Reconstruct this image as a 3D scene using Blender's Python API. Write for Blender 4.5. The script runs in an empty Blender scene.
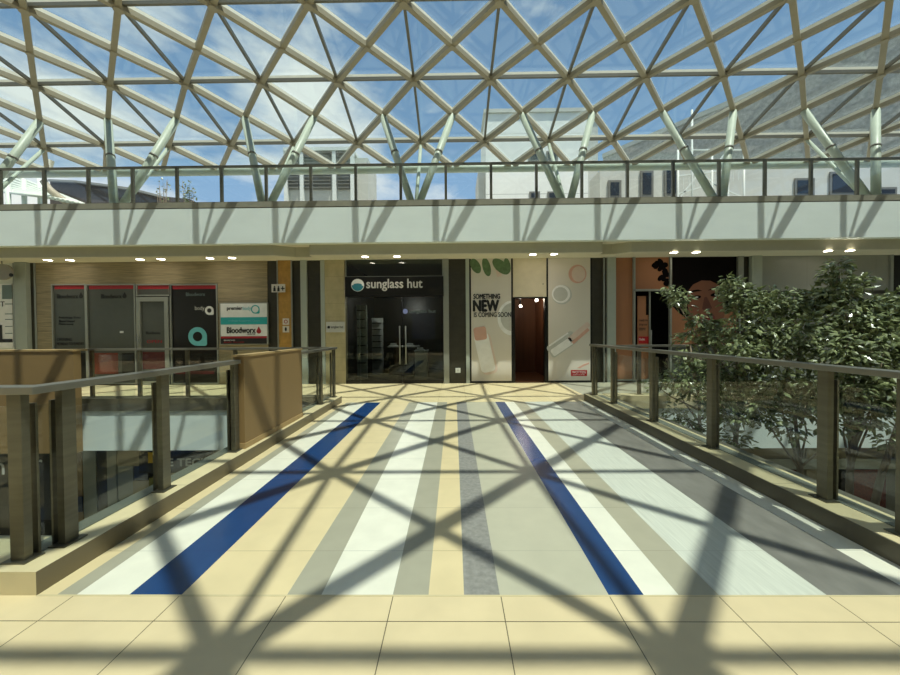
import bpy, bmesh, math, random
from mathutils import Vector, Matrix, noise
random.seed(7)
C = bpy.context.scene.collection
PI = math.pi
# ---------------------------------------------------------------- camera model
FPX = 366.0
PITCH, YAW, ROLL = math.radians(.92), .011, -.0072
RM = Matrix.Rotation(YAW, 3, 'Z') @ Matrix.Rotation(PI/2-PITCH, 3, 'X') @ Matrix.Rotation(ROLL, 3, 'Z')
CP = Vector((0, 0, 1.5))
def ray(x, y): return RM @ Vector(((x-450)/FPX, (337.5-y)/FPX, -1))
def PY(x, y, Y): d = ray(x, y); return CP + d*(Y/d.y)
def PZ(x, y, z): d = ray(x, y); return CP + d*((z-1.5)/d.z)
def PXX(x, y, X): d = ray(x, y); return CP + d*(X/d.x)
def rect(x0, y0, x1, y1, Y):
    xm, ym = (x0+x1)/2, (y0+y1)/2
    return PY(x0, ym, Y).x, PY(x1, ym, Y).x, PY(xm, y1, Y).z, PY(xm, y0, Y).z

# ---------------------------------------------------------------- materials
def nt(name):
    m = bpy.data.materials.new(name); m.use_nodes = True
    n = m.node_tree.nodes; n.clear()
    return m, n, m.node_tree.links
def srgb(c):
    if isinstance(c, str): c = tuple(int(c[i:i+2], 16) for i in (0, 2, 4))
    return tuple(((v/255)/12.92 if v/255 <= .04045 else ((v/255+.055)/1.055)**2.4) for v in c)+(1,)
def mat(name, col, rough=.6, metal=0, var=.06, vscale=(3, 3, 3), bump=0, bscale=60, spec=.5, coat=0):
    m, n, l = nt(name)
    out = n.new('ShaderNodeOutputMaterial'); b = n.new('ShaderNodeBsdfPrincipled')
    l.new(b.outputs[0], out.inputs[0])
    tc = n.new('ShaderNodeTexCoord'); mp = n.new('ShaderNodeMapping'); l.new(tc.outputs['Object'], mp.inputs[0])
    mp.inputs['Scale'].default_value = vscale
    ns = n.new('ShaderNodeTexNoise'); ns.inputs['Scale'].default_value = 2; ns.inputs['Detail'].default_value = 5
    l.new(mp.outputs[0], ns.inputs[0])
    mr = n.new('ShaderNodeMapRange'); mr.inputs[1].default_value = .3; mr.inputs[2].default_value = .7
    mr.inputs[3].default_value = 1-var; mr.inputs[4].default_value = 1+var
    l.new(ns.outputs[0], mr.inputs[0])
    vm = n.new('ShaderNodeVectorMath'); vm.operation = 'SCALE'; vm.inputs[0].default_value = srgb(col)[:3]
    l.new(mr.outputs[0], vm.inputs['Scale']); l.new(vm.outputs[0], b.inputs['Base Color'])
    b.inputs['Roughness'].default_value = rough; b.inputs['Metallic'].default_value = metal
    b.inputs['Specular IOR Level'].default_value = spec; b.inputs['Coat Weight'].default_value = coat
    if bump:
        n2 = n.new('ShaderNodeTexNoise'); n2.inputs['Scale'].default_value = bscale; l.new(tc.outputs['Object'], n2.inputs[0])
        bp = n.new('ShaderNodeBump'); bp.inputs['Strength'].default_value = bump; bp.inputs['Distance'].default_value = .01
        l.new(n2.outputs[0], bp.inputs['Height']); l.new(bp.outputs[0], b.inputs['Normal'])
    return m
def tile(name, col, var=.05, vscale=(2, 2, 2), px=None, py=None, grout='6f6650', gw=.005, rough=.35, ox=.2555, oy=1.87, sz=(.612, .612), axes='XY', bump=0):
    """flat colour with joints every sz metres along the two named axes"""
    m = mat(name, col, rough, 0, var, vscale, bump=bump)
    n = m.node_tree.nodes; l = m.node_tree.links
    b = next(x for x in n if x.type == 'BSDF_PRINCIPLED'); tc = next(x for x in n if x.type == 'TEX_COORD')
    src = b.inputs['Base Color'].links[0].from_socket
    sp = n.new('ShaderNodeSeparateXYZ'); l.new(tc.outputs['Object'], sp.inputs[0])
    def joint(ax, o, s):
        a = n.new('ShaderNodeMath'); a.operation = 'SUBTRACT'; l.new(sp.outputs[ax], a.inputs[0]); a.inputs[1].default_value = o-gw/2
        f = n.new('ShaderNodeMath'); f.operation = 'FLOORED_MODULO'; l.new(a.outputs[0], f.inputs[0]); f.inputs[1].default_value = s
        c = n.new('ShaderNodeMath'); c.operation = 'LESS_THAN'; l.new(f.outputs[0], c.inputs[0]); c.inputs[1].default_value = gw
        return c.outputs[0]
    js = []
    if px: js.append(joint(axes[0], ox, sz[0]))
    if py: js.append(joint(axes[1], oy, sz[1]))
    s = js[0]
    if len(js) > 1:
        mx = n.new('ShaderNodeMath'); mx.operation = 'MAXIMUM'; l.new(js[0], mx.inputs[0]); l.new(js[1], mx.inputs[1]); s = mx.outputs[0]
    mi = n.new('ShaderNodeMix'); mi.data_type = 'RGBA'; l.new(s, mi.inputs[0]); l.new(src, mi.inputs[6]); mi.inputs[7].default_value = srgb(grout)
    l.new(mi.outputs[2], b.inputs['Base Color'])
    return m
def glass(name, tint, refl=.06, rough=.01):
    m, n, l = nt(name)
    out = n.new('ShaderNodeOutputMaterial'); t = n.new('ShaderNodeBsdfTransparent'); g = n.new('ShaderNodeBsdfGlossy')
    t.inputs[0].default_value = tuple(tint)+(1,); g.inputs['Roughness'].default_value = rough
    ge = n.new('ShaderNodeNewGeometry'); dt = n.new('ShaderNodeVectorMath'); dt.operation = 'DOT_PRODUCT'
    l.new(ge.outputs['Incoming'], dt.inputs[0]); l.new(ge.outputs['Normal'], dt.inputs[1])
    ab = n.new('ShaderNodeMath'); ab.operation = 'ABSOLUTE'; l.new(dt.outputs['Value'], ab.inputs[0])
    su = n.new('ShaderNodeMath'); su.operation = 'SUBTRACT'; su.inputs[0].default_value = 1; su.use_clamp = True; l.new(ab.outputs[0], su.inputs[1])
    pw = n.new('ShaderNodeMath'); pw.operation = 'POWER'; pw.inputs[1].default_value = 5; l.new(su.outputs[0], pw.inputs[0])
    a = n.new('ShaderNodeMath'); a.operation = 'MULTIPLY_ADD'; a.use_clamp = True; a.inputs[1].default_value = .6; a.inputs[2].default_value = refl*.6
    l.new(pw.outputs[0], a.inputs[0])
    mx = n.new('ShaderNodeMixShader'); l.new(a.outputs[0], mx.inputs[0]); l.new(t.outputs[0], mx.inputs[1]); l.new(g.outputs[0], mx.inputs[2])
    l.new(mx.outputs[0], out.inputs[0])
    return m
def emit(name, col, s):
    m, n, l = nt(name); out = n.new('ShaderNodeOutputMaterial'); e = n.new('ShaderNodeEmission')
    e.inputs[0].default_value = srgb(col); e.inputs[1].default_value = s; l.new(e.outputs[0], out.inputs[0]); return m

M = dict(
    beige=tile('beige floor tile', 'd2c099', .05, (2, 2, 2), True, True, '5e543e'),
    beige_b=tile('beige bridge tile', 'd4c298', .05, (2, 2, 2), False, True, 'a2936f'),
    white_b=tile('white bridge tile', 'dddac9', .05, (3, 3, 3), False, True, 'b5b4a6'),
    grey_b=tile('grey bridge tile', 'a09c89', .04, (3, 3, 3), False, True, '8a8676'),
    taupe_b=tile('taupe bridge tile', 'a6a18c', .04, (3, 3, 3), False, True, '8d8977'),
    lgrey_b=tile('light grey bridge tile', 'b3af9a', .04, (3, 3, 3), False, True, 'a09c8a'),
    dgrey_b=tile('dark grey bridge tile', '87857f', .2, (14, 14, 14), False, True, '66645e', rough=.45),
    marble_b=tile('charcoal marble bridge tile', '75736c', .2, (4, 1.6, 4), False, True, '6c6963', rough=.4),
    wood_b=tile('pale striated bridge tile', 'c6c8bb', .10, (28, 1.6, 3), False, True, 'b8b8aa'),
    blue_b=tile('blue bridge tile', '1b3d6c', .05, (3, 3, 3), False, True, '1b3566', rough=.25),
    farbeige=tile('beige gallery tile', 'd8c79c', .05, (2, 2, 2), True, True, 'a39572'),
    fargrey=tile('grey gallery tile', 'a6a492', .05, (2, 2, 2), True, True, '85836f'),
    curb=tile('beige curb tile', 'cdbf98', .06, (3, 3, 3), True, True, '6d6249', oy=2.05, sz=(1.2, 1.2), ox=-2.41),
    curb_dark=mat('beige curb front tile', 'c4b690', .5),
    bronze_shade=mat('bronze kerb metal', '565244', .45, .2),  # kerb metal darkened for its shaded face; also the cap's painted shadow line
    steel=mat('brushed dark steel', '6d6a5c', .36, .75, .12, (1, 1, 14)),
    rail=mat('grey handrail metal', '8a887f', .35, .7, .05),
    plate=mat('steel floor plate', '8b8778', .4, .7),
    fascia=mat('pale green white plaster', 'e6efec', .75, 0, .03, (.5, .5, 1.5), bump=.05),
    cap=mat('parapet cap', '8f8c7c', .6, 0, .08),
    beam=mat('bulkhead paint', 'b3b09a', .8, 0, .03),
    soffit=mat('soffit paint', 'e2ddc8', .85, 0, .02),
    roofsteel=mat('cream painted roof steel', 'a39a84', .5, 0, .05),
    roofbar=mat('sunlit tint glazing bar', 'eeeadb', .5, 0, .04),  # paler than the beams, so the sunlit tops are in the colour
    thin=mat('slim grey glazing bar', '77746a', .45, .2, .04),
    strut=mat('pale green painted strut', 'bcc5b4', .45, 0, .05),
    white=mat('white panel', 'd9dcd4', .6, 0, .02),
    palecol=mat('pale painted column', 'a9b0a6', .6, 0, .03),
    alum=mat('aluminium frame', '9b9f99', .4, .5, .04),
    dark=tile('dark stone tile', '35332a', .15, (3, 3, 3), False, True, '23221c', axes='XZ', sz=(.6, .45), oy=0, rough=.4),
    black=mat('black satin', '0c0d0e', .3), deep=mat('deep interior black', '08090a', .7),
    travert=mat('striated tan stone', '92866a', .7, 0, .3, (1.1, 1.1, 26), bump=.25, bscale=40),
    ochre=tile('ochre timber cladding', 'b48a45', .15, (6, 1, 3), False, True, '8c6a34', axes='XZ', sz=(.6, .3), oy=0),
    cream=tile('cream sandstone block', 'b5aa85', .10, (3, 3, 2), False, True, '8a8166', axes='XZ', sz=(.7, .39), oy=0, bump=.1),
    frost=mat('grey frosted vinyl', '4c504b', .3, 0, .05), shopglass=glass('shop glass', (.62, .66, .64), .07),
    red=mat('red vinyl', 'a3202c', .5), darkred=mat('dark red display', '4e1519', .5, 0, .35, (9, 9, 9)),
    rust=mat('red brown display print', '6b2c1c', .5, 0, .6, (16, 16, 16)),
    teal=mat('teal vinyl', '2aa5a8', .5), paleteal=mat('pale teal vinyl', '6cc0c8', .5), signwhite=mat('sign white', 'e8eae8', .4),
    ink=mat('black lettering', '15161a', .5), lightink=mat('light grey lettering', 'c9c9c4', .4), greyink=mat('grey lettering', '6f8080', .5),
    postercream=mat('cream printed poster', 'd9d2c6', .5, 0, .03, (.6, .6, .6)), peach=mat('peach print', 'd5a896', .5, 0, .05),
    peach2=mat('soft peach print', 'dcc8bb', .5, 0, .04), pwhite=mat('white print', 'f0efec', .45), pgrey=mat('light grey print', 'c3c3bc', .45),
    pgreen=mat('green leaf print', '5f7a55', .5, 0, .2, (5, 5, 5)), creamwall=mat('cream wall panel', 'd3c9ae', .6, 0, .04),
    brownroom=mat('brown panelled room', '5e3d28', .5, 0, .2, (9, 9, .4)), brownfloor=mat('brown room floor', '5a3a24', .4),
    orange=mat('terracotta backdrop', 'a06c4a', .6, 0, .05, (.8, .8, .8)), skin=mat('brown skin print', '80503a', .6, 0, .06, (2, 2, 2)),
    skind=mat('deep skin print', '5c2f22', .5), hair=mat('black hair print', '0d090a', .9, 0, .3, (30, 30, 30), spec=.1), lips=mat('lip print', '7a2f2e', .5),
    hoard=tile('grey hoarding board', '8f928a', .05, (1, 1, 1), True, False, '6c6f69', axes='XZ', ox=.37, sz=(1.95, 2)),
    brownclad=mat('tan cladding panel', '8a7048', .6, 0, .03, (1, 1, 1)), browntrim=mat('tan cladding edge', 'a88d60', .6),
    bark=mat('grey brown bark', '7d6f5a', .85, 0, .2, (6, 6, 2), bump=.3),
    concrete=mat('pale concrete render', 'c4c3b8', .8, 0, .08, (.3, .3, .3), bump=.1, bscale=4),
    bgrey=mat('grey pebbled render', 'a6a39b', .9, 0, .22, (2.5, 2.5, 2.5), bump=.2, bscale=8), bwhite=tile('white wall panels', 'ecebe2', .03, (.3, .3, .3), False, True, 'bfbfb6', axes='XZ', sz=(3, 2.1), oy=0, gw=.05, rough=.8),
    pane=mat('dark window pane', '2a323c', .6, spec=.1), louvre=mat('grey louvre', '8e8e88', .6, .1), darkroof=mat('dark brown roof sheet', '4a423c', .7, 0, .2),
    terrace=mat('terrace screed', 'a5a499', .9), kgreen=mat('white green steel tube', 'd2dbd0', .5),
    navy=mat('navy display', '1d2740', .5), yellow=mat('yellow vinyl', 'd2a72a', .5), olive=mat('olive display', '6f6d2e', .5),
    lowcol=mat('grey shop column', '8d8f86', .6, 0, .05), lowtan=mat('tan shop panel', '8d826a', .6), counter=mat('white counter', 'b9bdb8', .4),
    roofglass=glass('tinted roof glass', (.84, .90, .90), .10), railglass=glass('balustrade glass', (.93, .955, .945), .06),
    ledge=mat('blue grey glazing channel', '6f736a', .5, .2),
    backwall=mat('beige rendered wall', 'a39a84', .8),
    lamp=emit('downlight lens', 'fff3dc', 14), spot=emit('shop spotlight', 'fff1dd', 10), soil=mat('planter soil', '3b2f24', .9),
    tagred=mat('red tag print', 'b3151d', .5), logo=mat('sea teal print', '2f8296', .5), logo_glow=emit('cool shop screen', '9aa6c8', .35), pot=mat('stone planter', '98948a', .8),
)
# leaf material
def leafmat():
    m, n, l = nt('glossy green leaf'); out = n.new('ShaderNodeOutputMaterial')
    b = n.new('ShaderNodeBsdfPrincipled'); oi = n.new('ShaderNodeTexCoord'); ns = n.new('ShaderNodeTexNoise')
    ns.inputs['Scale'].default_value = 9; l.new(oi.outputs['Object'], ns.inputs[0])
    cr = n.new('ShaderNodeValToRGB'); cr.color_ramp.elements[0].position = .3; cr.color_ramp.elements[0].color = srgb('414f2c')
    cr.color_ramp.elements[1].position = .7; cr.color_ramp.elements[1].color = srgb('a3ac7c'); l.new(ns.outputs[0], cr.inputs[0])
    l.new(cr.outputs[0], b.inputs['Base Color']); b.inputs['Roughness'].default_value = .24; b.inputs['Specular IOR Level'].default_value = .8
    tr = n.new('ShaderNodeBsdfTranslucent'); l.new(cr.outputs[0], tr.inputs[0])
    mx = n.new('ShaderNodeMixShader'); mx.inputs[0].default_value = .16; l.new(b.outputs[0], mx.inputs[1]); l.new(tr.outputs[0], mx.inputs[2])
    l.new(mx.outputs[0], out.inputs[0]); return m
M['leaf'] = leafmat()

# ---------------------------------------------------------------- mesh helpers
def box(bm, x0, x1, y0, y1, z0, z1, mi=0):
    v = [bm.verts.new((x, y, z)) for x in (x0, x1) for y in (y0, y1) for z in (z0, z1)]
    for f in ((0, 1, 3, 2), (4, 6, 7, 5), (0, 4, 5, 1), (2, 3, 7, 6), (0, 2, 6, 4), (1, 5, 7, 3)):
        fc = bm.faces.new([v[i] for i in f]); fc.material_index = mi
def bar(bm, a, b, w, h, up=Vector((0, 0, 1)), mi=0):
    """box section bar from a to b, w wide across, h tall"""
    a, b = Vector(a), Vector(b); d = (b-a).normalized()
    s = d.cross(up)
    s = s.normalized() if s.length > 1e-5 else Vector((1, 0, 0))
    u = s.cross(d).normalized(); r = []
    for p in (a, b):
        r.append([bm.verts.new(p+s*(w/2*i)+u*(h/2*j)) for i, j in ((-1, -1), (1, -1), (1, 1), (-1, 1))])
    for i in range(4):
        f = bm.faces.new((r[0][i], r[0][(i+1) % 4], r[1][(i+1) % 4], r[1][i])); f.material_index = mi
    bm.faces.new(r[0][::-1]).material_index = mi; bm.faces.new(r[1]).material_index = mi
def tube(bm, pts, rad, n=10, mi=0, smooth=True):
    pts = [Vector(p) for p in pts]; rings = []
    rad = rad if isinstance(rad, (list, tuple)) else [rad]*len(pts)
    for i, p in enumerate(pts):
        d = (pts[min(i+1, len(pts)-1)]-pts[max(i-1, 0)]).normalized()
        s = d.cross(Vector((0, 0, 1)))
        s = s.normalized() if s.length > 1e-3 else Vector((1, 0, 0))
        u = s.cross(d)
        rings.append([bm.verts.new(p+(s*math.cos(t)+u*math.sin(t))*rad[i]) for t in (2*PI*k/n for k in range(n))])
    for a, b in zip(rings, rings[1:]):
        for k in range(n):
            f = bm.faces.new((a[k], a[(k+1) % n], b[(k+1) % n], b[k])); f.smooth = smooth; f.material_index = mi
    bm.faces.new(rings[0][::-1]); bm.faces.new(rings[-1])
def prism(bm, pts, y0, y1, mi=0):
    """polygon given as (x,z) points, extruded along Y"""
    a = [bm.verts.new((x, y0, z)) for x, z in pts]; b = [bm.verts.new((x, y1, z)) for x, z in pts]; n = len(pts)
    bm.faces.new(a).material_index = mi; bm.faces.new(b[::-1]).material_index = mi
    for i in range(n): bm.faces.new((a[i], b[i], b[(i+1) % n], a[(i+1) % n])).material_index = mi
def zprism(bm, pts, z0, z1, mi=0):
    a = [bm.verts.new((x, y, z0)) for x, y in pts]; b = [bm.verts.new((x, y, z1)) for x, y in pts]; n = len(pts)
    bm.faces.new(a[::-1]).material_index = mi; bm.faces.new(b).material_index = mi
    for i in range(n): bm.faces.new((a[i], a[(i+1) % n], b[(i+1) % n], b[i])).material_index = mi
def ell(cx, cz, rx, rz, n=28, a0=0, a1=2*PI, rot=0):
    r = []
    for k in range(n):
        t = a0+(a1-a0)*k/n; x, z = rx*math.cos(t), rz*math.sin(t)
        r.append((cx+x*math.cos(rot)-z*math.sin(rot), cz+x*math.sin(rot)+z*math.cos(rot)))
    return r
def ringp(bm, cx, cz, ro, ri, y0, y1, n=28, mi=0, square=None):
    """a flat ring; square = corner drawn out to a point (a teardrop shaped logo)"""
    def pt(t, r, sq):
        x, z = r*math.cos(t), r*math.sin(t)
        if sq and x > 0 and z < 0: 
            k = r/max(abs(x), abs(z)) if max(abs(x), abs(z)) > 0 else 1
            x, z = x*k, z*k
        return cx+x, cz+z
    for k in range(n):
        t0, t1 = 2*PI*k/n, 2*PI*(k+1)/n
        q = [pt(t0, ro, square), pt(t1, ro, square), pt(t1, ri, False), pt(t0, ri, False)]
        prism(bm, q, y0, y1, mi)

def obj(name, bm, mats, parent=None, origin=None):
    if origin is None and parent is not None: origin = parent.get('_o')
    if origin is None:
        xs = [v.co for v in bm.verts]
        mn = Vector((min(p.x for p in xs)+max(p.x for p in xs), min(p.y for p in xs)+max(p.y for p in xs), 0))/2
        mn.z = min(p.z for p in xs); origin = mn
    keep = origin == 'world'
    if keep: origin = Vector((0, 0, 0))
    origin = Vector(origin)
    bmesh.ops.recalc_face_normals(bm, faces=bm.faces)
    me = bpy.data.meshes.new(name); bmesh.ops.translate(bm, verts=bm.verts, vec=-origin); bm.to_mesh(me); bm.free()
    for m in (mats if isinstance(mats, (list, tuple)) else [mats]): me.materials.append(M[m] if isinstance(m, str) else m)
    o = bpy.data.objects.new(name, me); C.objects.link(o)
    if parent is not None: o.parent = parent
    else: o.location = origin
    o['_o'] = tuple(origin)
    return o
def bmn(): return bmesh.new()
def thing(name, label, cat, loc, group=None):
    o = bpy.data.objects.new(name, None); C.objects.link(o); o.location = loc; o['_o'] = tuple(loc)
    o.empty_display_size = .2; o['label'] = label; o['category'] = cat
    if group: o['group'] = group
    return o
def tag(o, label, cat, group=None, kind=None):
    o['label'] = label; o['category'] = cat
    if group: o['group'] = group
    if kind: o['kind'] = kind
    return o
def struct(name, bm, mats, label=None, cat=None, origin='world'):
    o = obj(name, bm, mats, None, origin); o['kind'] = 'structure'
    if label: o['label'] = label; o['category'] = cat or 'structure'
    return o
def bx(x0, x1, y0, y1, z0, z1):
    bm = bmn(); box(bm, min(x0, x1), max(x0, x1), y0, y1, min(z0, z1), max(z0, z1)); return bm
def frect(x0, y0, x1, y1, Y, t=.05):
    a, b, c, d = rect(x0, y0, x1, y1, Y); return bx(a, b, Y, Y+t, c, d)
def text(body, parent, x0, y0, x1, y1, Y, m, name='lettering', bold=0.0, t=.004, slant=0, label=None, heavy=0):
    """upright lettering filling the pixel box, standing on the plane at depth Y"""
    cu = bpy.data.curves.new(name, 'FONT'); cu.body = body; cu.offset = bold; cu.resolution_u = 3; cu.shear = slant
    o = bpy.data.objects.new(name, cu); C.objects.link(o); bpy.context.view_layer.update()
    me = bpy.data.meshes.new_from_object(o.evaluated_get(bpy.context.evaluated_depsgraph_get()))
    bpy.data.objects.remove(o); bpy.data.curves.remove(cu)
    X0, X1, Z0, Z1 = rect(x0, y0, x1, y1, Y)
    bm = bmn(); bm.from_mesh(me); bpy.data.meshes.remove(me)
    xs = [v.co.x for v in bm.verts]; ys = [v.co.y for v in bm.verts]; a, b, c, d = min(xs), max(xs), min(ys), max(ys)
    for v in bm.verts: v.co = Vector((X0+(v.co.x-a)/(b-a)*(X1-X0), Y, Z0+(v.co.y-c)/(d-c)*(Z1-Z0)))
    if heavy:
        g0 = list(bm.faces)
        for sx, sz in ((heavy, 0), (-heavy, 0), (0, heavy), (0, -heavy)):
            dd = bmesh.ops.duplicate(bm, geom=g0+[e for f in g0 for e in f.edges]+[v for f in g0 for v in f.verts] if False else g0)
            bmesh.ops.translate(bm, verts=[e for e in dd['geom'] if isinstance(e, bmesh.types.BMVert)], vec=(sx, .0005*(1+(sz != 0)+(sx+sz > 0)*.5), sz))
    r = bmesh.ops.extrude_face_region(bm, geom=list(bm.faces))
    for e in r['geom']:
        if isinstance(e, bmesh.types.BMVert): e.co.y -= t
    o = obj(name, bm, m, parent)
    if label: o['label'] = label
    return o

# ================================================================ STRUCTURE: floors
EDGE = 2.055      # near slab edge / bridge start
FAR = 7.77        # bridge end / far slab edge
YF = 10.62        # shop front plane
LC, RC = -2.41, 2.80   # inner faces of the curbs
bm = bmn(); box(bm, -19, 19, -7, EDGE, -.95, 0)
floor = struct('floor', bm, ['beige'])
names = ['beige_b', 'grey_b', 'white_b', 'blue_b', 'lgrey_b', 'dgrey_b', 'taupe_b', 'wood_b', 'marble_b']
edges = [(54.5, 'beige_b'), (74.3, 'grey_b'), (127.5, 'white_b'), (180.5, 'blue_b'), (286.7, 'beige_b'), (321.2, 'grey_b'), (392.8, 'white_b'),
         (428.5, 'grey_b'), (464, 'beige_b'), (499.7, 'dgrey_b'), (608.2, 'lgrey_b'), (643, 'blue_b'), (677.5, 'white_b'), (717.5, 'taupe_b'),
         (824, 'wood_b'), (913, 'marble_b'), (None, 'white_b')]
bm = bmn(); x = LC-.3
for px, nm in edges:
    x1 = PZ(px, 596.2-(px-73)*.0041, 0).x if px else RC+.35
    box(bm, x, x1, EDGE, FAR, -.5, 0, names.index(nm)); x = x1
struct('floor', bm, names)
bm = bmn(); box(bm, -19, 3.02, FAR, 17, -.5, 0, 0); box(bm, 3.02, 19, FAR, 17, -.5, 0, 1)
struct('floor', bm, ['farbeige', 'fargrey'])
# thin lines at the bridge ends (metal strip)
for Y in (EDGE, FAR): struct('trim_1', bx(LC, RC, Y-.006, Y+.006, 0, .0015), 'curb_dark')
# slab edge faces over the atrium
def atr(x0, x1, nm):
    bm = bmn(); box(bm, x0, x1, FAR-.10, FAR, -.98, -.13); return struct(nm, bm, 'fascia')
atr(-19, LC-.3, 'wall_back'); atr(RC+.35, 19, 'wall_back')
struct('trim_2', bx(-19, LC-.3, FAR-.13, FAR+.2, -.13, .136), 'bronze_shade'); struct('trim_2', bx(RC+.42, 19, FAR-.13, FAR+.2, -.13, .136), 'curb')
# curbs of the bridge
bm = bmn(); zprism(bm, [(LC, EDGE), (LC, 7.78), (LC-.32, 7.78), (LC-.32, 2.42), (-19, 2.42), (-19, EDGE)], 0, .136)
struct('baseboard_left', bm, 'curb')
bm = bmn(); zprism(bm, [(LC-.325, 2.44), (LC-.325, 7.64), (LC-.36, 7.64), (LC-.36, 2.5), (-19, 2.5), (-19, 2.44)], -.3, .10)
struct('trim_3', bm, 'plate')
struct('trim_3', bx(-2.725, -2.60, 2.0+.20, 7.72, .1365, .141), 'ledge'); struct('trim_3', bx(3.012, 3.13, 2.30, 7.74, .1365, .141), 'ledge')
bm = bmn(); zprism(bm, [(RC+.012, EDGE), (RC+.012, 7.92), (RC+.38, 7.92), (RC+.38, 2.42), (19, 2.42), (19, EDGE)], 0, .136)
struct('baseboard_right', bm, 'curb')
struct('trim_4', bx(RC, RC+.011, EDGE, 7.925, .0, .134), 'bronze_shade')
bm = bmn(); zprism(bm, [(RC+.38, 2.44), (RC+.38, 7.64), (RC+.55, 7.64), (RC+.55, 2.64), (19, 2.64), (19, 2.44)], -.1, .10)
struct('trim_3', bm, 'plate')

# ================================================================ balustrades
HZ = 1.2
def post(root, x, y, ax, side, z0=.136, h=1.03, w=.045, d=.085, clamp=True):
    """ax 'y' = rail runs along Y, plates lie along it; side = outward direction sign"""
    bm = bmn()
    if ax == 'y': box(bm, x-w/2, x+w/2, y-d/2, y+d/2, z0, z0+h); box(bm, x-.06, x+.05, y-.075, y+.075, z0, z0+.008)
    else: box(bm, x-d/2, x+d/2, y-w/2, y+w/2, z0, z0+h); box(bm, x-.075, x+.075, y-.05, y+.06, z0, z0+.008)
    p = obj('post', bm, 'steel', root)
    if not clamp: return
    bm = bmn()
    if ax == 'y': box(bm, x+side*.066-.007, x+side*.066+.007, y-.035, y+.045, z0-.03, z0+h-.09)
    else: box(bm, x-.045, x+.035, y+side*.066-.007, y+side*.066+.007, z0-.03, z0+h-.09)
    obj('clamp_plate', bm, 'steel', p)
def pane(root, x0, x1, y0, y1, z0=.10, z1=1.06):
    obj('glass_panel', bx(x0, x1, min(y0, y1), max(y0, y1), z0, z1), 'railglass', root)
def handrail(root, pts, w, h, z, name='handrail'):
    bm = bmn()
    n = len(pts); L, R = [], []
    for i, p in enumerate(pts):
        p = Vector((p[0], p[1], 0)); a = Vector((*pts[max(i-1, 0)], 0)); b = Vector((*pts[min(i+1, n-1)], 0))
        d1 = (p-a).normalized() if i > 0 else (b-p).normalized(); d2 = (b-p).normalized() if i < n-1 else d1
        n1 = Vector((-d1.y, d1.x, 0)); n2 = Vector((-d2.y, d2.x, 0)); k = (n1+n2).normalized(); s = w/2/max(.3, k.dot(n1))
        L.append(p+k*s); R.append(p-k*s)
    zprism(bm, [(v.x, v.y) for v in L]+[(v.x, v.y) for v in reversed(R)], z-h, z)
    o = obj(name, bm, 'rail', root)
    m = o.modifiers.new('b', 'BEVEL'); m.width = .004; m.segments = 2
    return o
# left bridge balustrade
r = thing('balustrade', 'steel and glass balustrade on the left curb of the striped bridge', 'balustrade', (-2.55, 2.2, .136), 'bridge balustrades')
handrail(r, [(-12, 2.18), (-2.545, 2.18), (-2.545, 4.24)], .11, .045, 1.19); handrail(r, [(-2.545, 5.93), (-2.545, 7.78)], .11, .045, 1.19)
for y in (2.36, 3.16, 4.20, 5.99, 6.93, 7.69): post(r, -2.545, y, 'y', -1)
for x in (-2.63, -3.72, -4.82, -5.92, -7.02, -8.12, -9.22, -10.3): post(r, x, 2.17, 'x', 1)
for a, b in ((2.42, 3.10), (3.22, 4.14), (6.04, 6.87), (6.99, 7.63)): pane(r, -2.600, -2.588, a, b)
pane(r, -2.600, -2.588, 2.24, 2.30)
xs = [-2.70, -3.66, -3.78, -4.76, -4.88, -5.86, -5.98, -6.96, -7.08, -8.06, -8.18, -9.16]
for i in range(0, 12, 2): pane(r, xs[i+1], xs[i], 2.205, 2.217)
# right bridge balustrade
r = thing('balustrade', 'steel and glass balustrade on the right curb, before the leafy tree', 'balustrade', (2.97, 2.2, .136), 'bridge balustrades')
handrail(r, [(12, 2.24), (2.97, 2.24), (2.97, 7.92)], .115, .045, 1.215)
ry = (2.42, 2.95, 4.25, 5.5, 6.87, 7.82)
for y in ry: post(r, 2.965, y, 'y', 1, h=1.05)
for a, b in zip(ry, ry[1:]): pane(r, 2.998, 3.010, a+.06, b-.06)
for x in (3.3, 4.4, 5.5, 6.6): post(r, x, 2.24, 'x', 1, h=1.05)
for i in range(3): pane(r, 3.36+1.1*i, 4.34+1.1*i, 2.275, 2.287)
# far gallery balustrades
def far_rail(x0, x1, px0, label):
    r = thing('balustrade', label, 'balustrade', ((x0+x1)/2, FAR+.05, .136), 'gallery balustrades')
    handrail(r, [(x0, FAR+.04), (x1, FAR+.04)], .08, .045, 1.19)
    s = 1 if px0 > x0 else 1
    x = px0; xs = []
    while x0 < x < x1:
        post(r, x, FAR+.04, 'x', -1, d=.07, clamp=False); xs.append(x); x += 1.04*(-1 if x0 < -5 else 1)
    xs.sort()
    for a, b in zip(xs, xs[1:]): pane(r, a+.06, b-.06, FAR-.028, FAR-.016)
far_rail(-7.93, -2.62, PY(283, 380, FAR).x, 'steel and glass gallery balustrade across the atrium, left of the bridge')
far_rail(3.05, 14, PY(640, 380, FAR).x, 'steel and glass gallery balustrade across the atrium, behind the tree')
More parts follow.
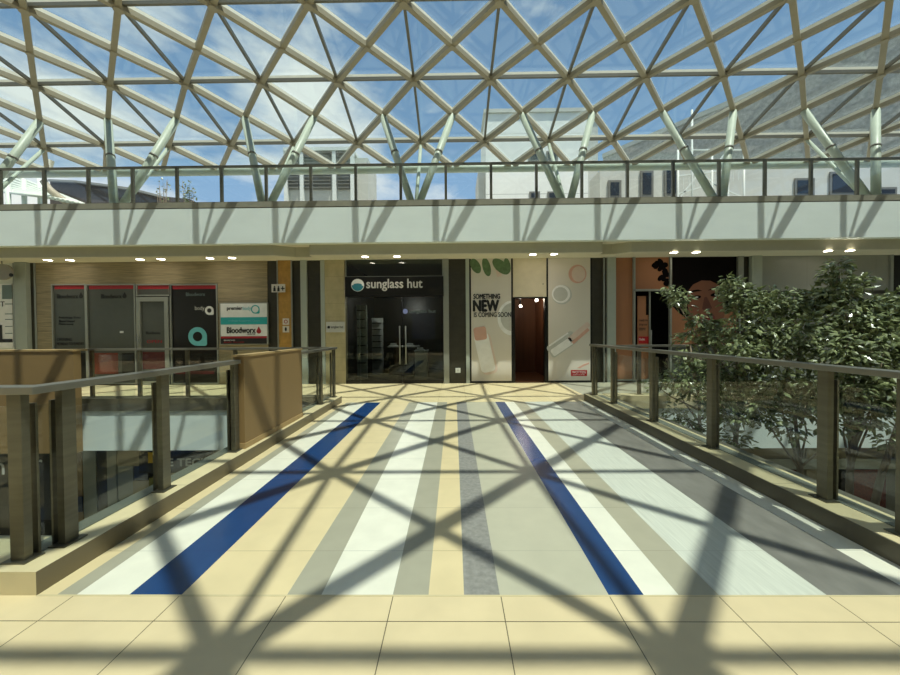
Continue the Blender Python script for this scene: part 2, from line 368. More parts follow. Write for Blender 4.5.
# tan cladding boxes
a, b, c, d = PXX(235, 447, -2.5).y, PXX(298, 420, -2.5).y, .15, 1.26
r = thing('cladding_box', 'tan cladding box set in the left bridge balustrade', 'cladding box', (-2.6, 5.1, .136))
obj('box_panel', bx(-2.585, -2.475, 4.27, 5.90, .20, 1.22), 'brownclad', r)
obj('top_rim', bx(-2.595, -2.465, 4.26, 5.91, 1.22, 1.245), 'browntrim', r); obj('bottom_rim', bx(-2.595, -2.465, 4.26, 5.91, .136, .20), 'browntrim', r)
xr = PY(79, 400, FAR-.2).x
r = thing('cladding_box', 'tall tan cladding box covering the gallery edge at the far left', 'cladding box', (xr-3, FAR-.2, -1))
obj('box_panel', bx(-18.9, xr, FAR-.30, FAR-.14, -.97, 1.15), 'brownclad', r); obj('top_rim', bx(-18.9, xr+.02, FAR-.32, FAR-.02, 1.15, 1.185), 'browntrim', r)

# ================================================================ lower level
struct('floor', bx(-19, 19, -7, 16, -4.8, -4.6), 'fargrey')
YL = 9.2
struct('wall_back', bx(-19, 19, YL+.6, YL+.8, -4.6, -.5), 'deep')
struct('ceiling', bx(-19, 19, FAR, YL+.8, -.98, -.9), 'soffit')
def low(x0, y0, x1, y1, m, nm='wall_back', Y=YL, t=.25):
    return struct(nm, frect(x0, y0, x1, y1, Y, t), m)
low(84, 440, 97, 590, 'lowcol'); low(98, 440, 108, 590, 'black', t=.3); low(108, 440, 117, 590, 'lowcol', t=.2)
low(117, 440, 139, 466, 'lowtan'); low(40, 440, 70, 475, 'lowtan'); low(70, 440, 83, 590, 'brownclad', t=.35); low(119, 466, 134, 590, 'lowcol', t=.4)
low(134, 466, 148, 480, 'navy', t=.3); low(134, 481, 150, 590, 'lowtan', t=.35); low(149, 478, 170, 496, 'olive', t=.3); low(170, 470, 230, 590, 'lowtan', t=.4)
low(66, 497, 82, 512, 'navy', Y=YL-.03, t=.03)
g = obj('sign', frect(139, 452, 232, 473, FAR+.25, .08), 'ink'); tag(g, 'dark shop sign reading TECH under the gallery edge', 'sign')
text('E TECH', g, 168, 458.5, 209, 466, FAR+.245, 'lightink', heavy=.006)
obj('yellow_mark', frect(148, 452.5, 152.5, 463, FAR+.24, .01), 'yellow', g)
g = obj('sign', frect(-160, 452.5, 66, 520, FAR-.2, .08), 'ink'); tag(g, 'black shop sign with grey letters under the tall tan box', 'sign')
text('n', g, -6, 463, 4.5, 474.5, FAR-.205, 'lightink'); text('r', g, 37, 459.5, 42.5, 470.5, FAR-.205, 'lightink')
for x, m in ((4.2, 'lowtan'), (6.6, 'lowcol'), (8.8, 'lowtan'), (11, 'lowcol'), (13.5, 'lowtan')):
    struct('wall_back', bx(x, x+.5, YL, YL+.4, -4.6, -.98), m)
struct('wall_back', bx(3.5, 19, YL+.05, YL+.3, -1.75, -.98), 'lowtan')
struct('wall_back', bx(3.5, 19, YL-.02, YL+.03, -2.0, -1.75), 'lowcol')
for x in (5.6, 8.0, 10.1): struct('window_9', bx(x, x+.9, YL+.2, YL+.22, -4.2, -2.1), 'rust')
for i in range(4):
    x = -5.3+i*.62
    bm = bmn(); tube(bm, [(x, YL-.3, -.985), (x, YL-.3, -1.0)], .07, 14)

# ================================================================ upper fascia, soffit
FZ0, FZ1 = PY(450, 241.5, 9.74).z, PY(450, 206, 9.74).z
struct('wall_back', bx(-19, 19, 9.74, 9.92, FZ0, FZ1), 'fascia')
struct('trim_5', bx(-19, 19, 9.735, 9.98, FZ1+.025, FZ1+.17), 'cap'); struct('trim_5', bx(-19, 19, 9.745, 9.95, FZ1, FZ1+.025), 'bronze_shade')  # second strip is dark to paint the shadow line beneath the cap
struct('floor', bx(-19, 19, 9.92, 44, FZ0+.3, FZ1+.03), 'terrace')
SZ = 3.60
xa, xb = PY(291, 250, 9.95).x, PY(309, 250, 9.95).x
xc, xd = PY(603, 247, 9.95).x, PY(617, 247, 9.95).x
bm = bmn(); zprism(bm, [(-19, 9.95), (xa-.5, 9.95), (xa, 10.22), (xb, 10.22), (xb+.01, 9.95), (xc-.01, 9.95), (xc, 10.22), (xd, 10.22), (xd+.4, 9.95), (19, 9.95), (19, 10.45), (-19, 10.45)], SZ+.02, FZ0)
struct('ceiling', bm, 'beam')
bm = bmn(); zprism(bm, [(-19, 9.96), (xa-.5, 9.96), (xa, 10.23), (xb, 10.23), (xb+.01, 9.96), (xc-.01, 9.96), (xc, 10.23), (xd, 10.23), (xd+.4, 9.96), (19, 9.96), (19, 17), (-19, 17)], SZ, SZ+.02)
struct('ceiling', bm, 'soffit')
struct('ceiling', bx(-19, 19, 9.92, 17, FZ0, FZ0+.3), 'soffit')
# downlights
lights = [(48, 260, 'over the pale column at the far left'), (70, 260, 'over the leftmost frosted shop pane'), (140, 259.3, 'over the framed shop door, left of its pair'), (161, 259, 'over the framed shop door, right of its pair'),
          (210, 258.2, 'over the left edge of the shop name board'), (232, 257.8, 'over the middle of the teal and white name board'), (365, 256.6, 'over the sunglasses shop sign logo'), (397, 256.3, 'over the middle of the sunglasses shop sign'),
          (533, 254.3, 'over the cream panel above the open doorway'), (554, 254, 'over the left edge of the jar poster'), (674, 252.4, 'over the left part of the face poster'), (696, 252.2, 'over the middle of the face poster'),
          (828, 250.8, 'over the grey hoarding, left of its pair'), (850, 250.5, 'over the grey hoarding, right of its pair')]
for px, py, wh in lights:
    p = PZ(px, py, SZ); r = thing('ceiling_light', 'recessed downlight '+wh, 'ceiling light', (p.x, p.y, SZ), 'downlights in the gallery soffit')
    bm = bmn(); ringp(bm, 0, 0, .115, .09, 0, .012, 24); bmesh.ops.rotate(bm, verts=bm.verts, matrix=Matrix.Rotation(PI/2, 3, 'X'))
    bmesh.ops.translate(bm, verts=bm.verts, vec=(p.x, p.y, SZ-.006)); obj('trim_ring', bm, 'white', r)
    bm = bmn(); tube(bm, [(p.x, p.y, SZ-.001), (p.x, p.y, SZ-.009)], .092, 24); obj('lens', bm, 'lamp', r)
    ld = bpy.data.lights.new('downlight_beam', 'SPOT'); ld.energy = 14; ld.color = (1, .88, .7); ld.spot_size = 1.7; ld.spot_blend = .8; ld.shadow_soft_size = .08
    lo = bpy.data.objects.new('downlight_beam', ld); C.objects.link(lo); lo.parent = r; lo.location = (0, 0, -.02)

# ================================================================ glass roof
W = 2.135
rows = [(-4.2, 6.4), (-2.35, 7.3), (-.50, 8.0), (1.53, 8.72), (3.73, 8.95), (5.97, 9.0), (8.24, 8.84), (10.28, 8.49), (12.38, 7.84), (13.43, 7.46)]
NR = len(rows)
def gx(k): return (k+.5)*W
K0, K1 = -9, 8
nodes = {}
def nd(k, j): y, z = rows[j]; return Vector((gx(k), y, z))
root = bpy.data.objects.new('ceiling', None); C.objects.link(root); root['kind'] = 'structure'; root['_o'] = (0, 0, 0)
root['label'] = 'glass roof of cream diagonal steel members with triangular panes'; root['category'] = 'glass roof'
bm = bmn()
for j in range(NR-1):
    (ya, za), (yb, zb) = rows[j], rows[j+1]
    for k in range(K0, K1):
        q = [Vector((gx(k), ya, za)), Vector((gx(k+1), ya, za)), Vector((gx(k+1), yb, zb)), Vector((gx(k), yb, zb))]
        a = [bm.verts.new(p+Vector((0, 0, .20))) for p in q]; b = [bm.verts.new(p+Vector((0, 0, .222))) for p in q]
        bm.faces.new(a[::-1]); bm.faces.new(b)
obj('glass_skin', bm, 'roofglass', root)
# diagonals as continuous bent members
def diagonal(k, s):
    pts = []
    for j in range(NR-1):
        kk = k+s*j
        if s*j+k < K0 or s*j+k > K1: 
            continue
        pts.append((j, kk))
    if len(pts) < 2 and not (len(pts) == 1 and pts[0][0] == NR-2): return
    P = [nd(kk, j) for j, kk in pts]
    if pts[-1][0] == NR-2 and K0 <= pts[-1][1]+s*.5 <= K1:      # half bay down to the eave
        P.append(Vector((gx(pts[-1][1]+s*.5), rows[-1][0], rows[-1][1])))
    if len(P) < 2: return
    bm = bmn(); b2 = bmn()
    for a, b in zip(P, P[1:]):
        d = (b-a).normalized()
        bar(bm, a-d*.04, b+d*.04, .12, .125); bar(b2, a+Vector((0, 0, .125)), b+Vector((0, 0, .125)), .055, .09)
    o = obj('diagonal_beam', bm, 'roofsteel', root); obj('glazing_bar', b2, 'roofbar', o)
for k in range(K0-NR, K1+1): diagonal(k, 1)
for k in range(K0, K1+NR+1): diagonal(k, -1)
for k in range(K0, K1+1):
    bm = bmn()
    for j in range(NR-1): 
        if j == NR-2: continue
        bar(bm, nd(k, j)+Vector((0, 0, .06)), nd(k, j+1)+Vector((0, 0, .06)), .065, .09)
    obj('rafter', bm, 'thin', root)
for j in range(NR-1):
    bm = bmn(); y, z = rows[j]; box(bm, gx(K0), gx(K1), y-.03, y+.03, z+.02, z+.10); o = obj('purlin', bm, 'thin', root)
    bm = bmn(); box(bm, gx(K0), gx(K1), y-.028, y+.028, z+.105, z+.175); obj('glazing_bar', bm, 'roofbar', o)
bm = bmn(); tube(bm, [(gx(K0), 13.43, 7.42), (gx(K1), 13.43, 7.42)], .13, 12); obj('eave_beam', bm, 'strut', root)
bm = bmn()
for j in range(NR-1):
    for k in range(K0, K1+1):
        p = nd(k, j); tube(bm, [p-Vector((0, 0, .10)), p+Vector((0, 0, .10))], .10, 12)
        if k < K1 and j < NR-2:
            q = (nd(k, j)+nd(k+1, j+1))/2; tube(bm, [q-Vector((0, 0, .095)), q+Vector((0, 0, .10))], .08, 12)
o = obj('node_plates', bm, 'roofsteel', root); o['kind'] = 'stuff'
# raking V supports
BY = 10.36
bases = list(range(-9, 9, 2))
where = {-9: 'off the far left end of the parapet', -7: 'leftmost, half cut by the frame edge', -5: 'leftmost one standing wholly inside the frame', -3: 'in front of the grey louvred block, left side', -1: 'above the sunglasses shop sign',
         1: 'in front of the white building', 3: 'in front of the steel stair', 5: 'at the right end of the parapet', 7: 'beyond the right end of the parapet'}
for i, k in enumerate(bases):
    b = Vector((gx(k), BY, FZ1+.05))
    r = thing('roof_support', 'pale green raking roof support, '+where.get(k, 'end of the row'), 'roof support', b, 'raking roof supports')
    bm = bmn(); box(bm, b.x-.22, b.x+.22, b.y-.12, b.y+.12, b.z-.02, b.z+.06); obj('base_plate', bm, 'strut', r)
    for s in (-1, 1):
        if not K0 <= k+s <= K1: continue
        top = (nd(k, 7)+nd(k+s, 8))/2-Vector((0, 0, .05)); bot = b+Vector((s*.01, 0, -.03))
        bm = bmn(); tube(bm, [bot, top], .105, 14)
        st = obj('strut', bm, 'strut', r)
        m_ = bot.lerp(top, .60); n_ = bot.lerp(top, .615)
        bm = bmn(); tube(bm, [m_, n_], .118, 14); obj('collar', bm, 'thin', st)
    top = nd(k, 8)-Vector((0, 0, .05)); bm = bmn(); tube(bm, [b+Vector((0, .06, .04)), top], .055, 10); obj('back_stay', bm, 'strut', r)

# upper parapet railing
r = thing('balustrade', 'dark steel railing with clear glass along the upper terrace parapet', 'balustrade', (0, 9.82, FZ1+.17))
uz = PY(450, 163, 9.82).z; x0 = PY(311, 185, 9.82).x; n0 = -14
bm = bmn(); box(bm, -18, 18, 9.79, 9.85, uz-.055, uz); obj('handrail', bm, 'steel', r)
bm = bmn(); box(bm, -18, 18, 9.80, 9.84, FZ1+.17, FZ1+.20); obj('bottom_rail', bm, 'steel', r)
st = (PY(764, 185, 9.82).x-PY(88, 185, 9.82).x)/15
for i in range(-13, 19):
    x = x0+i*st
    if abs(x) < 17.9: obj('post', bx(x-.035, x+.035, 9.79, 9.85, FZ1+.17, uz-.05), 'steel', r)
    if abs(x) < 16.8: obj('glass_panel', bx(x+.05, x+st-.05, 9.812, 9.824, FZ1+.22, uz-.08), 'railglass', r)

# ================================================================ shop fronts
def wallp(x0, x1, m, y0=252, y1=384, dy=0, t=.25, nm='wall_back'):
    a, b, c, d = rect(x0, 320, x1, 340, YF+dy); return struct(nm, bx(a, b, YF+dy, YF+dy+t, 0, SZ), m)
def panel(x0, y0, x1, y1, m, dy=0, t=.12, nm='wall_back', floor_=False):
    a, b, c, d = rect(x0, y0, x1, y1, YF+dy)
    return struct(nm, bx(a, b, YF+dy, YF+dy+t, 0 if floor_ else c, d), m)
# unseen mall walls behind and beside the viewer, added to block skylight
struct('wall_front', bx(-19.2, 19.2, -8.3, -8, -4.8, 13), 'backwall')
struct('wall_left', bx(-19.5, -19.2, -8, 11, -4.8, 8.5), 'backwall'); struct('wall_right', bx(19.2, 19.5, -8, 11, -4.8, 8.5), 'backwall')
# gallery back walls behind glazing
struct('wall_back', bx(-19, 19, 16.8, 17, 0, SZ), 'deep'); struct('wall_left', bx(-19.2, -19, -7, 17, -4.8, SZ), 'fascia'); struct('wall_right', bx(19, 19.2, -7, 17, -4.8, SZ), 'fascia')
for px in (27, 268, 343.5, 446, 468, 592, 633, 740, 892):
    x = PY(px, 330, YF).x; struct('wall_back', bx(x-.03, x+.03, YF+.3, 16.8, 0, SZ), 'deep')
# far left
wallp(-80, 14, 'white', dy=.05); wallp(15.5, 27, 'palecol', dy=-.12); wallp(14, 15.5, 'alum'); wallp(27, 35, 'dark')
g = obj('poster', frect(-40, 284, 12.5, 348, YF+.03, .015), 'pwhite'); tag(g, 'white printed poster with large T and dark blocks at the far left', 'poster')
obj('printed_block', frect(2, 285, 12, 299, YF+.025, .006), 'greyink', g); text('IT', g, -1, 301.5, 4.6, 306.5, YF+.025, 'ink')
obj('printed_block', frect(-20, 339, 12.5, 342.5, YF+.025, .006), 'ink', g); obj('printed_block', frect(-8, 325, 2, 340, YF+.02, .006), 'ink', g)
for y in (303.6, 313.5, 319, 326, 333): obj('printed_line', frect(5, y, 12.5, y+.8, YF+.025, .006), 'greyink', g)
p = PY(3, 272, 10.3)
r = thing('hanging_sign', 'oval grey hanging sign on a rod at the far left edge', 'hanging sign', (p.x, p.y, p.z))
bm = bmn(); a = PY(13, 272, 10.3); rr = a.x-p.x; prism(bm, ell(p.x, p.z, rr, rr*.78), 10.27, 10.33); obj('oval_board', bm, 'pot', r)
bm = bmn(); tube(bm, [(PY(1.5, 250, 10.3).x, 10.3, p.z+rr*.7), (PY(1.5, 250, 10.3).x, 10.3, SZ)], .012, 8); obj('rod', bm, 'thin', r)
bm = bmn(); q = PY(11, 275, 10.26); prism(bm, ell(q.x, q.z, .055, .05), 10.255, 10.27); obj('dark_dot', bm, 'ink', r)
# stone clad shop: wall with opening
bm = bmn(); xs_ = [PY(p_, 330, YF).x for p_ in (35, 53, 218.5, 268)]; zo = PY(136, 284, YF).z
box(bm, xs_[0], xs_[1], YF, YF+.12, 0, zo); box(bm, xs_[2], xs_[3], YF, YF+.12, 0, zo); box(bm, xs_[0], xs_[3], YF, YF+.12, zo, SZ)
struct('wall_stone', bm, 'travert')
panel(34.5, 252, 36.2, 384, 'alum', dy=-.02, t=.03, nm='trim_6', floor_=True)
def window(x0, y0, x1, y1, cat_, label, m='frost', fr=1.3):
    a, b, c, d = rect(x0, y0, x1, y1, YF)
    r = bpy.data.objects.new(cat_, None); C.objects.link(r); r.location = ((a+b)/2, YF, c); r['_o'] = tuple(r.location); r['kind'] = 'structure'; r['label'] = label; r['category'] = cat_.split('_')[0]
    w = fr*.029; bm = bmn()
    box(bm, a, a+w, YF-.03, YF+.06, c, d); box(bm, b-w, b, YF-.03, YF+.06, c, d); box(bm, a+w, b-w, YF-.03, YF+.06, d-w, d); box(bm, a+w, b-w, YF-.03, YF+.06, c, c+w)
    obj('frame', bm, 'alum', r); obj('pane', bx(a+w, b-w, YF+.01, YF+.022, c+w, d-w), m, r)
    return r
w1 = window(53, 284, 87.5, 384, 'window_1', 'narrow frosted shop window at the left end of the stone wall')
w2 = window(87.5, 284, 136.5, 384, 'window_2', 'wide frosted shop window left of the framed door')
w3 = window(171, 284, 218.5, 384, 'window_3', 'dark shop window with teal ring logo', 'black')
w4 = window(136.5, 284, 171, 296, 'window_4', 'small transom window over the framed shop door', 'frost')
for w_, a, b in ((w1, 54.5, 86), (w2, 89, 135), (w3, 172.5, 217), (w4, 138, 169.5)): obj('red_band', frect(a, 285.3, b, 289, YF+.004, .004), 'red', w_)
obj('display_print', frect(89, 353, 118, 374, YF+.003, .006), 'rust', w2); obj('display_print', frect(122, 353, 135, 374, YF+.003, .006), 'black', w2)
obj('dark_band', frect(55, 353, 86, 383, YF+.003, .006), 'black', w1)
text('Bloodworx', w1, 57, 294, 78, 298.5, YF+.005, 'ink'); text('Bloodworx', w2, 101, 294, 121.5, 298.5, YF+.005, 'ink'); text('Bloodworx', w3, 186, 292.5, 205, 296, YF+.005, 'greyink')
def drop(root_, cx, cy, h, Y, m, name='drop_logo'):
    x0, x1, z0, z1 = rect(cx-h*.32, cy-h/2, cx+h*.32, cy+h/2, Y); r_ = (x1-x0)/2; mx = (x0+x1)/2
    pts = [(mx+r_*math.sin(t), z0+r_-r_*math.cos(t)) for t in [PI*.62*k/9-PI*.62 for k in range(19)] if True]
    pts = [(mx, z1)]+[(mx-r_*math.sin(t), z0+r_-r_*math.cos(t)) for t in [PI*.66*(1-2*k/16) for k in range(17)]]
    bm = bmn(); prism(bm, pts, Y-.004, Y); obj(name, bm, m, root_)
drop(w1, 81, 295.3, 6, YF+.005, 'ink'); drop(w2, 124.5, 295.3, 6, YF+.005, 'ink')
for y, t_ in ((316.5, 'Pathology Tests'), (319.8, 'Blood Donor'), (323, 'Phlebotomy')): text(t_, w1, 59, y, 59+len(t_)*1.45, y+2.6, YF+.005, 'ink')
text('OPENING', w1, 57, 338, 72, 341, YF+.005, 'ink'); text('MONDAY TO SUNDAY', w1, 57, 342.3, 84, 345.3, YF+.005, 'ink')
obj('pale_mark', frect(119.8, 331, 123.5, 333, YF+.003, .004), 'signwhite', w2)
text('body', w3, 195, 306, 204.5, 311.3, YF+.005, 'lightink')
q0 = PY(209.2, 310.5, YF); bm = bmn(); ringp(bm, q0.x, q0.z, .13, .065, YF+.001, YF+.005, 28, square=True); obj('ring_logo', bm, 'signwhite', w3)
q0 = PY(197.5, 336.5, YF); bm = bmn(); ringp(bm, q0.x, q0.z, .275, .14, YF+.001, YF+.005, 36, square=True); obj('ring_logo', bm, 'paleteal', w3)
obj('red_display', frect(175, 371, 214, 374, YF+.002, .004), 'darkred', w3)
# its door
a, b, c, d = rect(138, 297, 170, 384, YF)
r = bpy.data.objects.new('door_1', None); C.objects.link(r); r.location = ((a+b)/2, YF, 0); r['_o'] = tuple(r.location); r['kind'] = 'structure'; r['label'] = 'silver framed glass door in the stone clad shop front'; r['category'] = 'door'
bm = bmn(); box(bm, a, a+.12, YF-.05, YF+.05, 0, d); box(bm, b-.12, b, YF-.05, YF+.05, 0, d); box(bm, a+.12, b-.12, YF-.05, YF+.05, d-.13, d); box(bm, a+.12, b-.12, YF-.05, YF+.05, 0, .12); obj('frame', bm, 'alum', r)
obj('pane', bx(a+.12, b-.12, YF, YF+.012, .12, d-.13), 'frost', r)
obj('red_display', frect(142.5, 352, 166.5, 369, YF-.004, .004), 'darkred', r); text('Bloodworx', r, 146, 331.5, 160, 334.2, YF-.003, 'ink'); text('OPEN', r, 147, 340, 162, 343, YF-.003, 'red')
bm = bmn(); tube(bm, [(a+.06, YF-.09, .75), (a+.06, YF-.09, 1.45)], .015, 8); obj('handle', bm, 'alum', r)
# name board
r = thing('sign', 'teal, white and black shop name board on the striated stone wall', 'sign', tuple(PY(244, 345, YF-.06)))
obj('board', frect(219.7, 302.6, 268, 344.6, YF-.06, .05), 'alum', r); obj('face', frect(220.7, 303.5, 267, 343.8, YF-.066, .006), 'signwhite', r)
Yb = YF-.068
obj('teal_band', frect(220.7, 317.2, 267, 324.5, Yb, .003), 'teal', r); obj('red_band', frect(220.7, 336.2, 267, 338.3, Yb, .003), 'red', r); obj('black_band', frect(220.7, 338.3, 267, 343.8, Yb, .003), 'ink', r)
text('premier', r, 227, 306.6, 242.3, 311, Yb, 'ink', heavy=.004); text('body', r, 242.8, 306.6, 251, 311, Yb, 'paleteal')
q0 = PY(255.3, 309.3, Yb); bm = bmn(); ringp(bm, q0.x, q0.z, .125, .095, Yb-.004, Yb, 28, square=True); obj('ring_logo', bm, 'teal', r)
text('Wellness Assessment Centre', r, 228, 319.7, 260, 321.7, Yb-.001, 'paleteal', t=.003); text('Bloodworx', r, 227, 327.3, 255.5, 333, Yb, 'ink', heavy=.008); drop(r, 258.8, 330, 7.2, Yb, 'red'); text('LABORATORY', r, 247, 333.4, 255.5, 334.8, Yb, 'ink')
text('BRANCHES', r, 224, 339.7, 235, 340.9, Yb-.001, 'signwhite', t=.003); text('BLOOD WELLNESS', r, 224, 341.6, 244, 342.8, Yb-.001, 'red', t=.003)
wallp(268, 278, 'dark', dy=.02); wallp(278, 291.5, 'ochre', dy=-.03); wallp(291.5, 301, 'dark', dy=.02); wallp(301, 307, 'palecol', dy=-.05); wallp(307, 321, 'dark', dy=.02); wallp(321, 325, 'palecol', dy=-.04); wallp(325, 345, 'cream', dy=-.02)
panel(277.2, 252, 278.3, 384, 'alum', dy=-.05, t=.03, nm='trim_6', floor_=True); panel(291.2, 252, 292.5, 384, 'alum', dy=-.05, t=.03, nm='trim_6', floor_=True)
# projecting toilet sign
r = thing('sign', 'small projecting washroom sign with figures on the ochre strip', 'sign', tuple(PY(279, 293, YF-.2)))
a, b, c, d = rect(271.8, 284.2, 285.3, 292.3, YF-.2); bm = bmn(); box(bm, a, b, YF-.22, YF-.2, c, d); o = obj('board', bm, 'postercream', r)
for px in (274.5, 278.5):
    q = PY(px, 286.7, YF-.22); bm = bmn(); prism(bm, ell(q.x, q.z, .022, .022, 14), YF-.224, YF-.22); q2 = PY(px, 289.6, YF-.22); prism(bm, [(q2.x-.035, q2.z-.05), (q2.x+.035, q2.z-.05), (q2.x+.028, q2.z+.06), (q2.x-.028, q2.z+.06)], YF-.224, YF-.22); obj('figure_symbol', bm, 'ink', r)
text('+', r, 280.8, 286.3, 284.6, 290.6, YF-.22, 'ink', name='arrow_symbol', bold=.03)
bm = bmn(); box(bm, b-.12, b-.08, YF-.2, YF-.03, (c+d)/2, (c+d)/2+.03); obj('bracket', bm, 'thin', r)
for y, l_ in ((321.6, 'upper small square safety sign on the ochre strip, with a ring'), (329.2, 'lower small square safety sign on the ochre strip, with a flame')):
    r = obj('sign', frect(282.6, y-3.2, 289, y+3.2, YF-.045, .012), 'postercream'); tag(r, l_, 'sign', 'square safety signs')
    q = PY(285.8, y, YF-.047); bm = bmn()
    if y < 325: ringp(bm, q.x, q.z, .055, .035, YF-.049, YF-.045, 18)
    else: prism(bm, ell(q.x, q.z, .03, .06, 14), YF-.049, YF-.045)
    obj('symbol', bm, 'red' if y < 325 else 'ink', r)
r = obj('sign', frect(326, 321.8, 344.5, 332.3, YF-.055, .03), 'pgrey'); tag(r, 'small grey shop name plaque on the cream stone pier', 'sign')
q = PY(328.7, 327.2, YF-.058); bm = bmn(); prism(bm, ell(q.x, q.z, .04, .04, 16), YF-.06, YF-.055); obj('round_logo', bm, 'ink', r); text('sunglass hut', r, 331, 325.5, 343, 329, YF-.056, 'ink')
# sunglasses shop
a, b, c, d = rect(345, 276.5, 443.5, 296.5, YF-.12)
r = thing('sign', 'black illuminated style sign board over the sunglasses shop', 'sign', ((a+b)/2, YF-.1, c))
r['label'] = 'long black sign board over the glass sunglasses shop doors, with silver lettering'
obj('board', bx(a, b, YF-.12, YF+.02, c, d), 'black', r)
text('sunglass hut', r, 366.5, 279, 422.3, 290.8, YF-.122, 'lightink', t=.01, heavy=.006)
q = PY(357.7, 285.2, YF-.122); bm = bmn(); prism(bm, ell(q.x, q.z, .185, .18), YF-.132, YF-.12); lg = obj('round_logo', bm, 'signwhite', r)
bm = bmn(); prism(bm, [p_ for p_ in ell(q.x, q.z, .17, .165, 24, PI, 2*PI)], YF-.136, YF-.132); obj('logo_wave', bm, 'logo', lg)
bm = bmn(); prism(bm, ell(q.x, q.z+.0, .13, .05, 20), YF-.140, YF-.136); obj('logo_wave', bm, 'logo', lg)
wt = window(345.5, 259, 443, 277, 'window_5', 'grey glass transom above the black sunglasses shop sign', 'shopglass', .8)
x0, x1 = PY(345.5, 330, YF).x, PY(443, 330, YF).x
zt = PY(395, 296, YF).z
def gdoor(nm, px0, px1, hx, label):
    a, b = PY(px0, 330, YF).x, PY(px1, 330, YF).x
    r = bpy.data.objects.new(nm, None); C.objects.link(r); r.location = ((a+b)/2, YF, 0); r['_o'] = tuple(r.location); r['kind'] = 'structure'; r['label'] = label; r['category'] = 'door'
    obj('pane', bx(a, b, YF+.02, YF+.032, .09, zt), 'shopglass', r)
    bm = bmn(); box(bm, a, b, YF, YF+.05, 0, .10); obj('bottom_rail', bm, 'black', r)
    if hx:
        x = PY(hx, 340, YF).x; za, zb = PY(hx, 364, YF).z, PY(hx, 326, YF).z; bm = bmn(); tube(bm, [(x, YF-.05, za), (x, YF-.05, zb)], .018, 10)
        for z in (za+.1, zb-.1): tube(bm, [(x, YF-.05, z), (x, YF+.03, z)], .01, 8)
        obj('handle', bm, 'alum', r)
    return r
gdoor('window_6', 345.5, 360, None, 'fixed glass side panel left of the sunglasses shop doors')
gdoor('door_2', 360.3, 402, 358.5+41.5, 'left glass door of the sunglasses shop'); dr = gdoor('door_3', 402.6, 443, 406, 'right glass door of the sunglasses shop')
bm = bmn(); x = PY(358.5, 340, YF).x; tube(bm, [(x, YF+.1, PY(358, 362, YF).z), (x, YF+.1, PY(358, 312, YF).z)], .016, 10); tag(obj('door_handle', bm, 'alum'), 'tall silver pull bar inside the left glass of the sunglasses shop', 'handle')
text('sunglass hut', dr, 409, 309.5, 436, 314, YF+.015, 'greyink', t=.003); q = PY(405.3, 311.3, YF+.01); bm = bmn(); prism(bm, ell(q.x, q.z, .07, .075), YF+.012, YF+.018); obj('round_logo', bm, 'logo_glow', dr)  # round logo is given a faint glow of its own, not a lamp
# interior of that shop
sx0, sx1 = x0+.1, x1-.1
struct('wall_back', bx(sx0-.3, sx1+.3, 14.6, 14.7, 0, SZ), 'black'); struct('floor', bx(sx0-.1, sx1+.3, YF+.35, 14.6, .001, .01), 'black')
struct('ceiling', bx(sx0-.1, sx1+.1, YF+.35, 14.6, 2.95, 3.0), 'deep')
def rack(px0, px1, y0, y1, Y, label):
    a, b, c, d = rect(px0, y0, px1, y1, Y); r = thing('display_rack', label, 'display rack', ((a+b)/2, Y, 0))
    obj('back_panel', bx(a, b, Y, Y+.05, .0, d), 'counter', r)
    for i in range(7):
        z = .5+i*(d-.7)/6; obj('shelf', bx(a+.04, b-.04, Y-.12, Y, z, z+.03), 'black', r)
rack(357, 367, 305, 372, 11.8, 'black shelved sunglasses rack nearest the left shop door'); rack(372, 383, 318, 362, 13.0, 'tall pale shelved sunglasses rack deeper inside the shop')
def cnt(px0, px1, y0, Y, label, m='counter'):
    a, b, c, d = rect(px0, y0, px1, 384, Y); r = thing('display_counter', label, 'counter', ((a+b)/2, Y, 0)); obj('body', bx(a+.03, b-.03, Y, Y+.5, 0, d-.04), m, r); obj('top', bx(a, b, Y-.02, Y+.52, d-.04, d), 'counter', r); return d
d1 = cnt(388, 419, 346, 12.6, 'long dark display counter in the middle of the sunglasses shop', 'black'); d2 = cnt(414, 428, 350.5, 11.9, 'white display plinth behind the right glass door')
for px, Y, z, lb in ((393.5, 12.8, d1, 'small white display tray on the long counter, left one'), (410, 12.8, d1, 'small white display tray on the long counter, right one'), (420, 12.1, d2, 'glass topped display case on the white plinth')):
    x = PY(px, 345, Y).x; r = thing('display_tray', lb, 'display tray', (x, Y, z)); obj('tray', bx(x-.14, x+.14, Y-.1, Y+.1, z, z+.02), 'signwhite', r); obj('riser', bx(x-.1, x+.1, Y-.06, Y+.08, z+.02, z+.09), 'counter', r)
for px, py in ((399, 297), (409, 298), (414, 300.5), (392, 299)):
    p = PY(px, py, 12.4); r = thing('track_spotlight', 'ceiling spotlight inside the sunglasses shop', 'spotlight', (p.x, p.y, 2.95), 'spotlights inside the sunglasses shop')
    bm = bmn(); tube(bm, [(p.x, p.y, 2.95), (p.x, p.y-.02, 2.82)], .02, 8); obj('stem', bm, 'black', r); bm = bmn(); tube(bm, [(p.x, p.y+.04, 2.84), (p.x, p.y-.08, 2.76)], .05, 12); obj('head', bm, 'black', r)
    bm = bmn(); tube(bm, [(p.x, p.y-.081, 2.759), (p.x, p.y-.09, 2.753)], .042, 12); obj('lens', bm, 'spot', r)
ld = bpy.data.lights.new('shop_spot', 'POINT'); ld.energy = 45; ld.color = (1, .95, .9); ld.shadow_soft_size = .1; lo = bpy.data.objects.new('shop_spot', ld); C.objects.link(lo); lo.location = ((sx0+sx1)/2, 12.2, 2.6)
